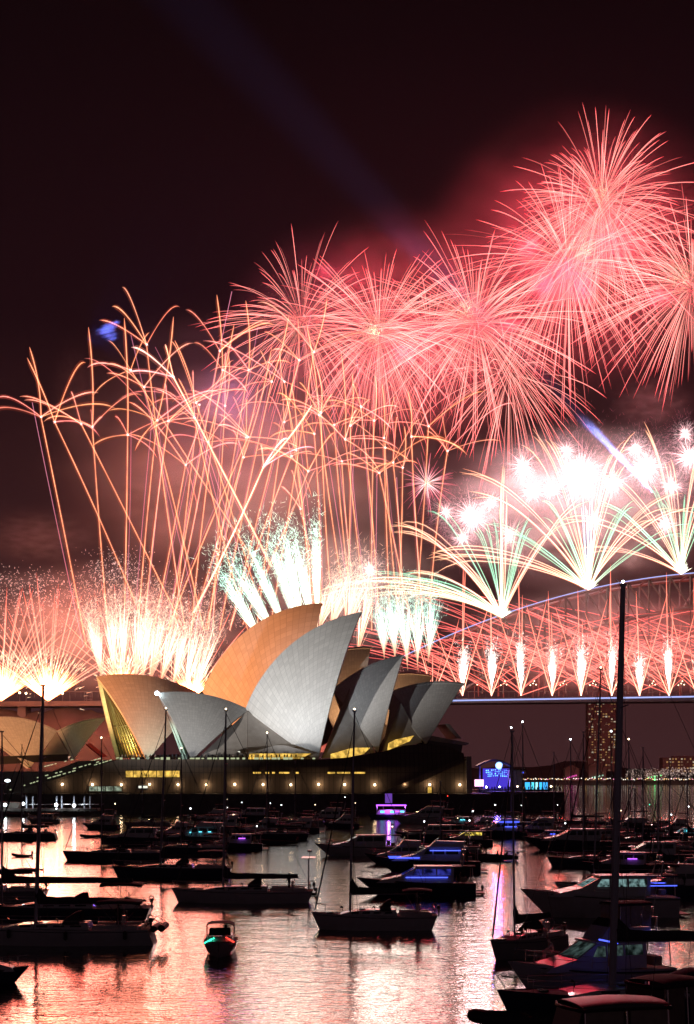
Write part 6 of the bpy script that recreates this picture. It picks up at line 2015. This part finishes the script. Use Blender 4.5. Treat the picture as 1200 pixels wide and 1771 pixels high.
# small boat seen end on with green and red light strips
def half_cabin():
    root = new_boat("day_boat", 381, 1650, 92, "small white day boat with a green and a red light strip, bow towards the viewer", "motor boat", G_M)
    L, B = 5.6, 2.3
    hm, dk, hb, sh = hull_mesh(L, B, 0.85, rake=0.7, transom=0.95, sheer=0.35, kind='motor')
    hm.build("hull", M['hull_white'], root, True); dk.build("deck", M['deck'], root, True)
    zd = 0.8
    house([(-0.9, zd), (-0.9, zd + 0.55), (0.9, zd + 0.5), (1.6, zd + 0.12), (1.7, zd)], 0.92, 0.78).build("cabin", M['hull_white'], root)
    ws = MB(); ws.prism([Vector((0.9, -0.75, zd + 0.52)), Vector((0.9, 0.75, zd + 0.52)), Vector((0.45, 0.68, zd + 1.0)), Vector((0.45, -0.68, zd + 1.0))], (0.03, 0, 0.02))
    ws.build("windscreen", M['glass'], root)
    canopy(-1.2, 0.5, 0.95, zd + 1.35, 0.25).build("canopy", M['canvas'], root, True)
    fr = MB()
    for sg in (1, -1):
        for x in (-1.1, 0.4):
            fr.pipe([(x, sg * 0.9, zd), (x, sg * 0.92, zd + 1.12)], 0.025, 5)
    fr.build("canopy_frame", M['steel'], root)
    q = rails([(0.6, 1.0, zd + 0.1), (1.5, 0.8, zd + 0.15), (2.3, 0.4, zd + 0.25)], 0.45); q2 = rails([(0.6, -1.0, zd + 0.1), (1.5, -0.8, zd + 0.15), (2.3, -0.4, zd + 0.25)], 0.45)
    q.add(q2.v, q2.f); q.build("bow_rail", M['steel'], root)
    s = 1
    MB().pipe([(1.55, -0.98, zd + 0.10), (1.3, -0.35, zd + 0.42)], 0.05, 6).build("light_strip", M['green_led'], root)['label'] = "glowing green light strip"
    MB().pipe([(1.55, 0.98, zd + 0.16), (1.3, 0.42, zd + 0.46)], 0.05, 6).build("light_strip", M['red_led'], root)['label'] = "glowing red light strip"
    m_ = MB(); outboard(m_, -3.0, 0, 0.7, 1.1); m_.build("outboard_motor", M['black'], root)
    seated_person(root.matrix_basis @ Vector((-0.6, 0.35, zd + 0.35)), R_(272), random.Random(3), "person in dark clothes sitting under the canopy of the day boat")
half_cabin()

# purple lit ferry
def ferry():
    root = new_boat("party_ferry", 672, 1416, 0, "small ferry outlined in purple light below the podium", "ferry", None)
    L, B = 11.0, 3.6
    hm, dk, hb, sh = hull_mesh(L, B, 1.2, rake=0.5, transom=0.9, sheer=0.2, kind='motor')
    hm.build("hull", M['hull_navy'], root, True); dk.build("deck", M['deck'], root, True)
    house([(-4.6, 1.2), (-4.6, 2.5), (2.6, 2.5), (3.4, 1.25)], 1.5, 1.4).build("cabin", M['hull_white'], root)
    for k in range(5):
        side_windows([(-4.2 + k * 1.35, 1.65), (-3.1 + k * 1.35, 1.65), (-3.1 + k * 1.35, 2.25), (-4.2 + k * 1.35, 2.25)], 1.5, 1.4, (1.2, 2.5)).build("window", M['purple_led'] if k % 2 else M['cyan_led'], root)
    MB().box((-0.7, 0, 3.7), (8.4, 3.3, 0.14)).build("roof", M['hull_navy'], root)
    p = MB()
    for x in (-4.5, -1.5, 1.5, 3.2):
        for sg in (1, -1):
            p.pipe([(x, sg * 1.45, 1.2), (x, sg * 1.45, 3.65)], 0.05, 5)
    p.build("roof_post", M['steel'], root)
    m_ = MB()
    for sg in (1, -1):
        m_.pipe([(-4.8, sg * 1.68, 3.7), (3.4, sg * 1.68, 3.7)], 0.16, 5)
    m_.build("light_strip", M['purple_led'], root)
    m_ = MB(); m_.box((0.0, 0, 5.6), (1.9, 0.5, 2.6)); m_.build("light_box", emit('violet_box', (0.28, 0.10, 0.75), 0.5), root)
    point_lamp("ferry_light", root.location + Vector((0, -3, 3.2)), (0.5, 0.12, 1.0), 900, 0.4)
ferry()

# tenders and dinghies
dinghy(158, 1449, 4.2, "dark tender near the jetty, drawn behind the low sailing boat", seed=1)
dinghy(38, 1482, 3.0, "small dark dinghy alone on the brightest orange water", seed=2)
dinghy(852, 1488, 7.0, "long dark inflatable crowded with people on the pink water", seed=3, people=4)
dinghy(524, 1549, 2.6, "small dinghy tied to the stern of the boat with the radar arch", seed=4)
dinghy(812, 1544, 2.6, "dark inflatable at the stern of the cruiser with the blue saloon", seed=5)
dinghy(1192, 1546, 3.2, "dark tender near the picture edge beneath the low boom", seed=6)
dinghy(482, 1461, 6.5, "open boat with a cyan light in the middle distance", seed=7, heading=2)
dinghy(893, 1772, 4.6, "large inflatable with dark tubes at the bottom edge, nearest to the viewer", seed=8, heading=6)
dinghy(1040, 1424, 6.0, "low dark launch far off near the tower's reflection", seed=9)
dinghy(30, 1412, 7.0, "low dark launch tied along the pontoon jetty", seed=10)
dinghy(318, 1432, 5.0, "small dark launch close to the sea wall under the amber window", seed=11)
# blue glow between the foreground cruiser and the big sailing boat
p = at(1052, 1628, 83.0)
point_lamp("blue_deck_light", (p.x, p.y - 1.2, p.z), (0.06, 0.10, 1.0), 5, 0.15)
o = MB().pipe([(p.x - 0.5, p.y, p.z + 0.1), (p.x + 0.5, p.y, p.z - 0.1)], 0.045, 6).build("light_strip", M['blue_led'])
rt = empty("deck_light", (p.x, p.y, p.z - 1.0), 0, "blue glowing deck light beside the tallest foreground mast", "deck light"); parent_keep(o, rt)
o = MB().pipe([(p.x, p.y + 0.03, p.z), (p.x, p.y + 0.03, p.z - 1.3)], 0.03, 5).build("bracket", M['steel']); parent_keep(o, rt)
# person seated on the bow of the foreground cruiser
p = at(955, 1648, water_y(1722))
seated_person((p.x, p.y, p.z), R_(190), random.Random(8), "person in pale clothes leaning forward on the bow of the foreground cruiser", 'lean', 'cloth_pale')
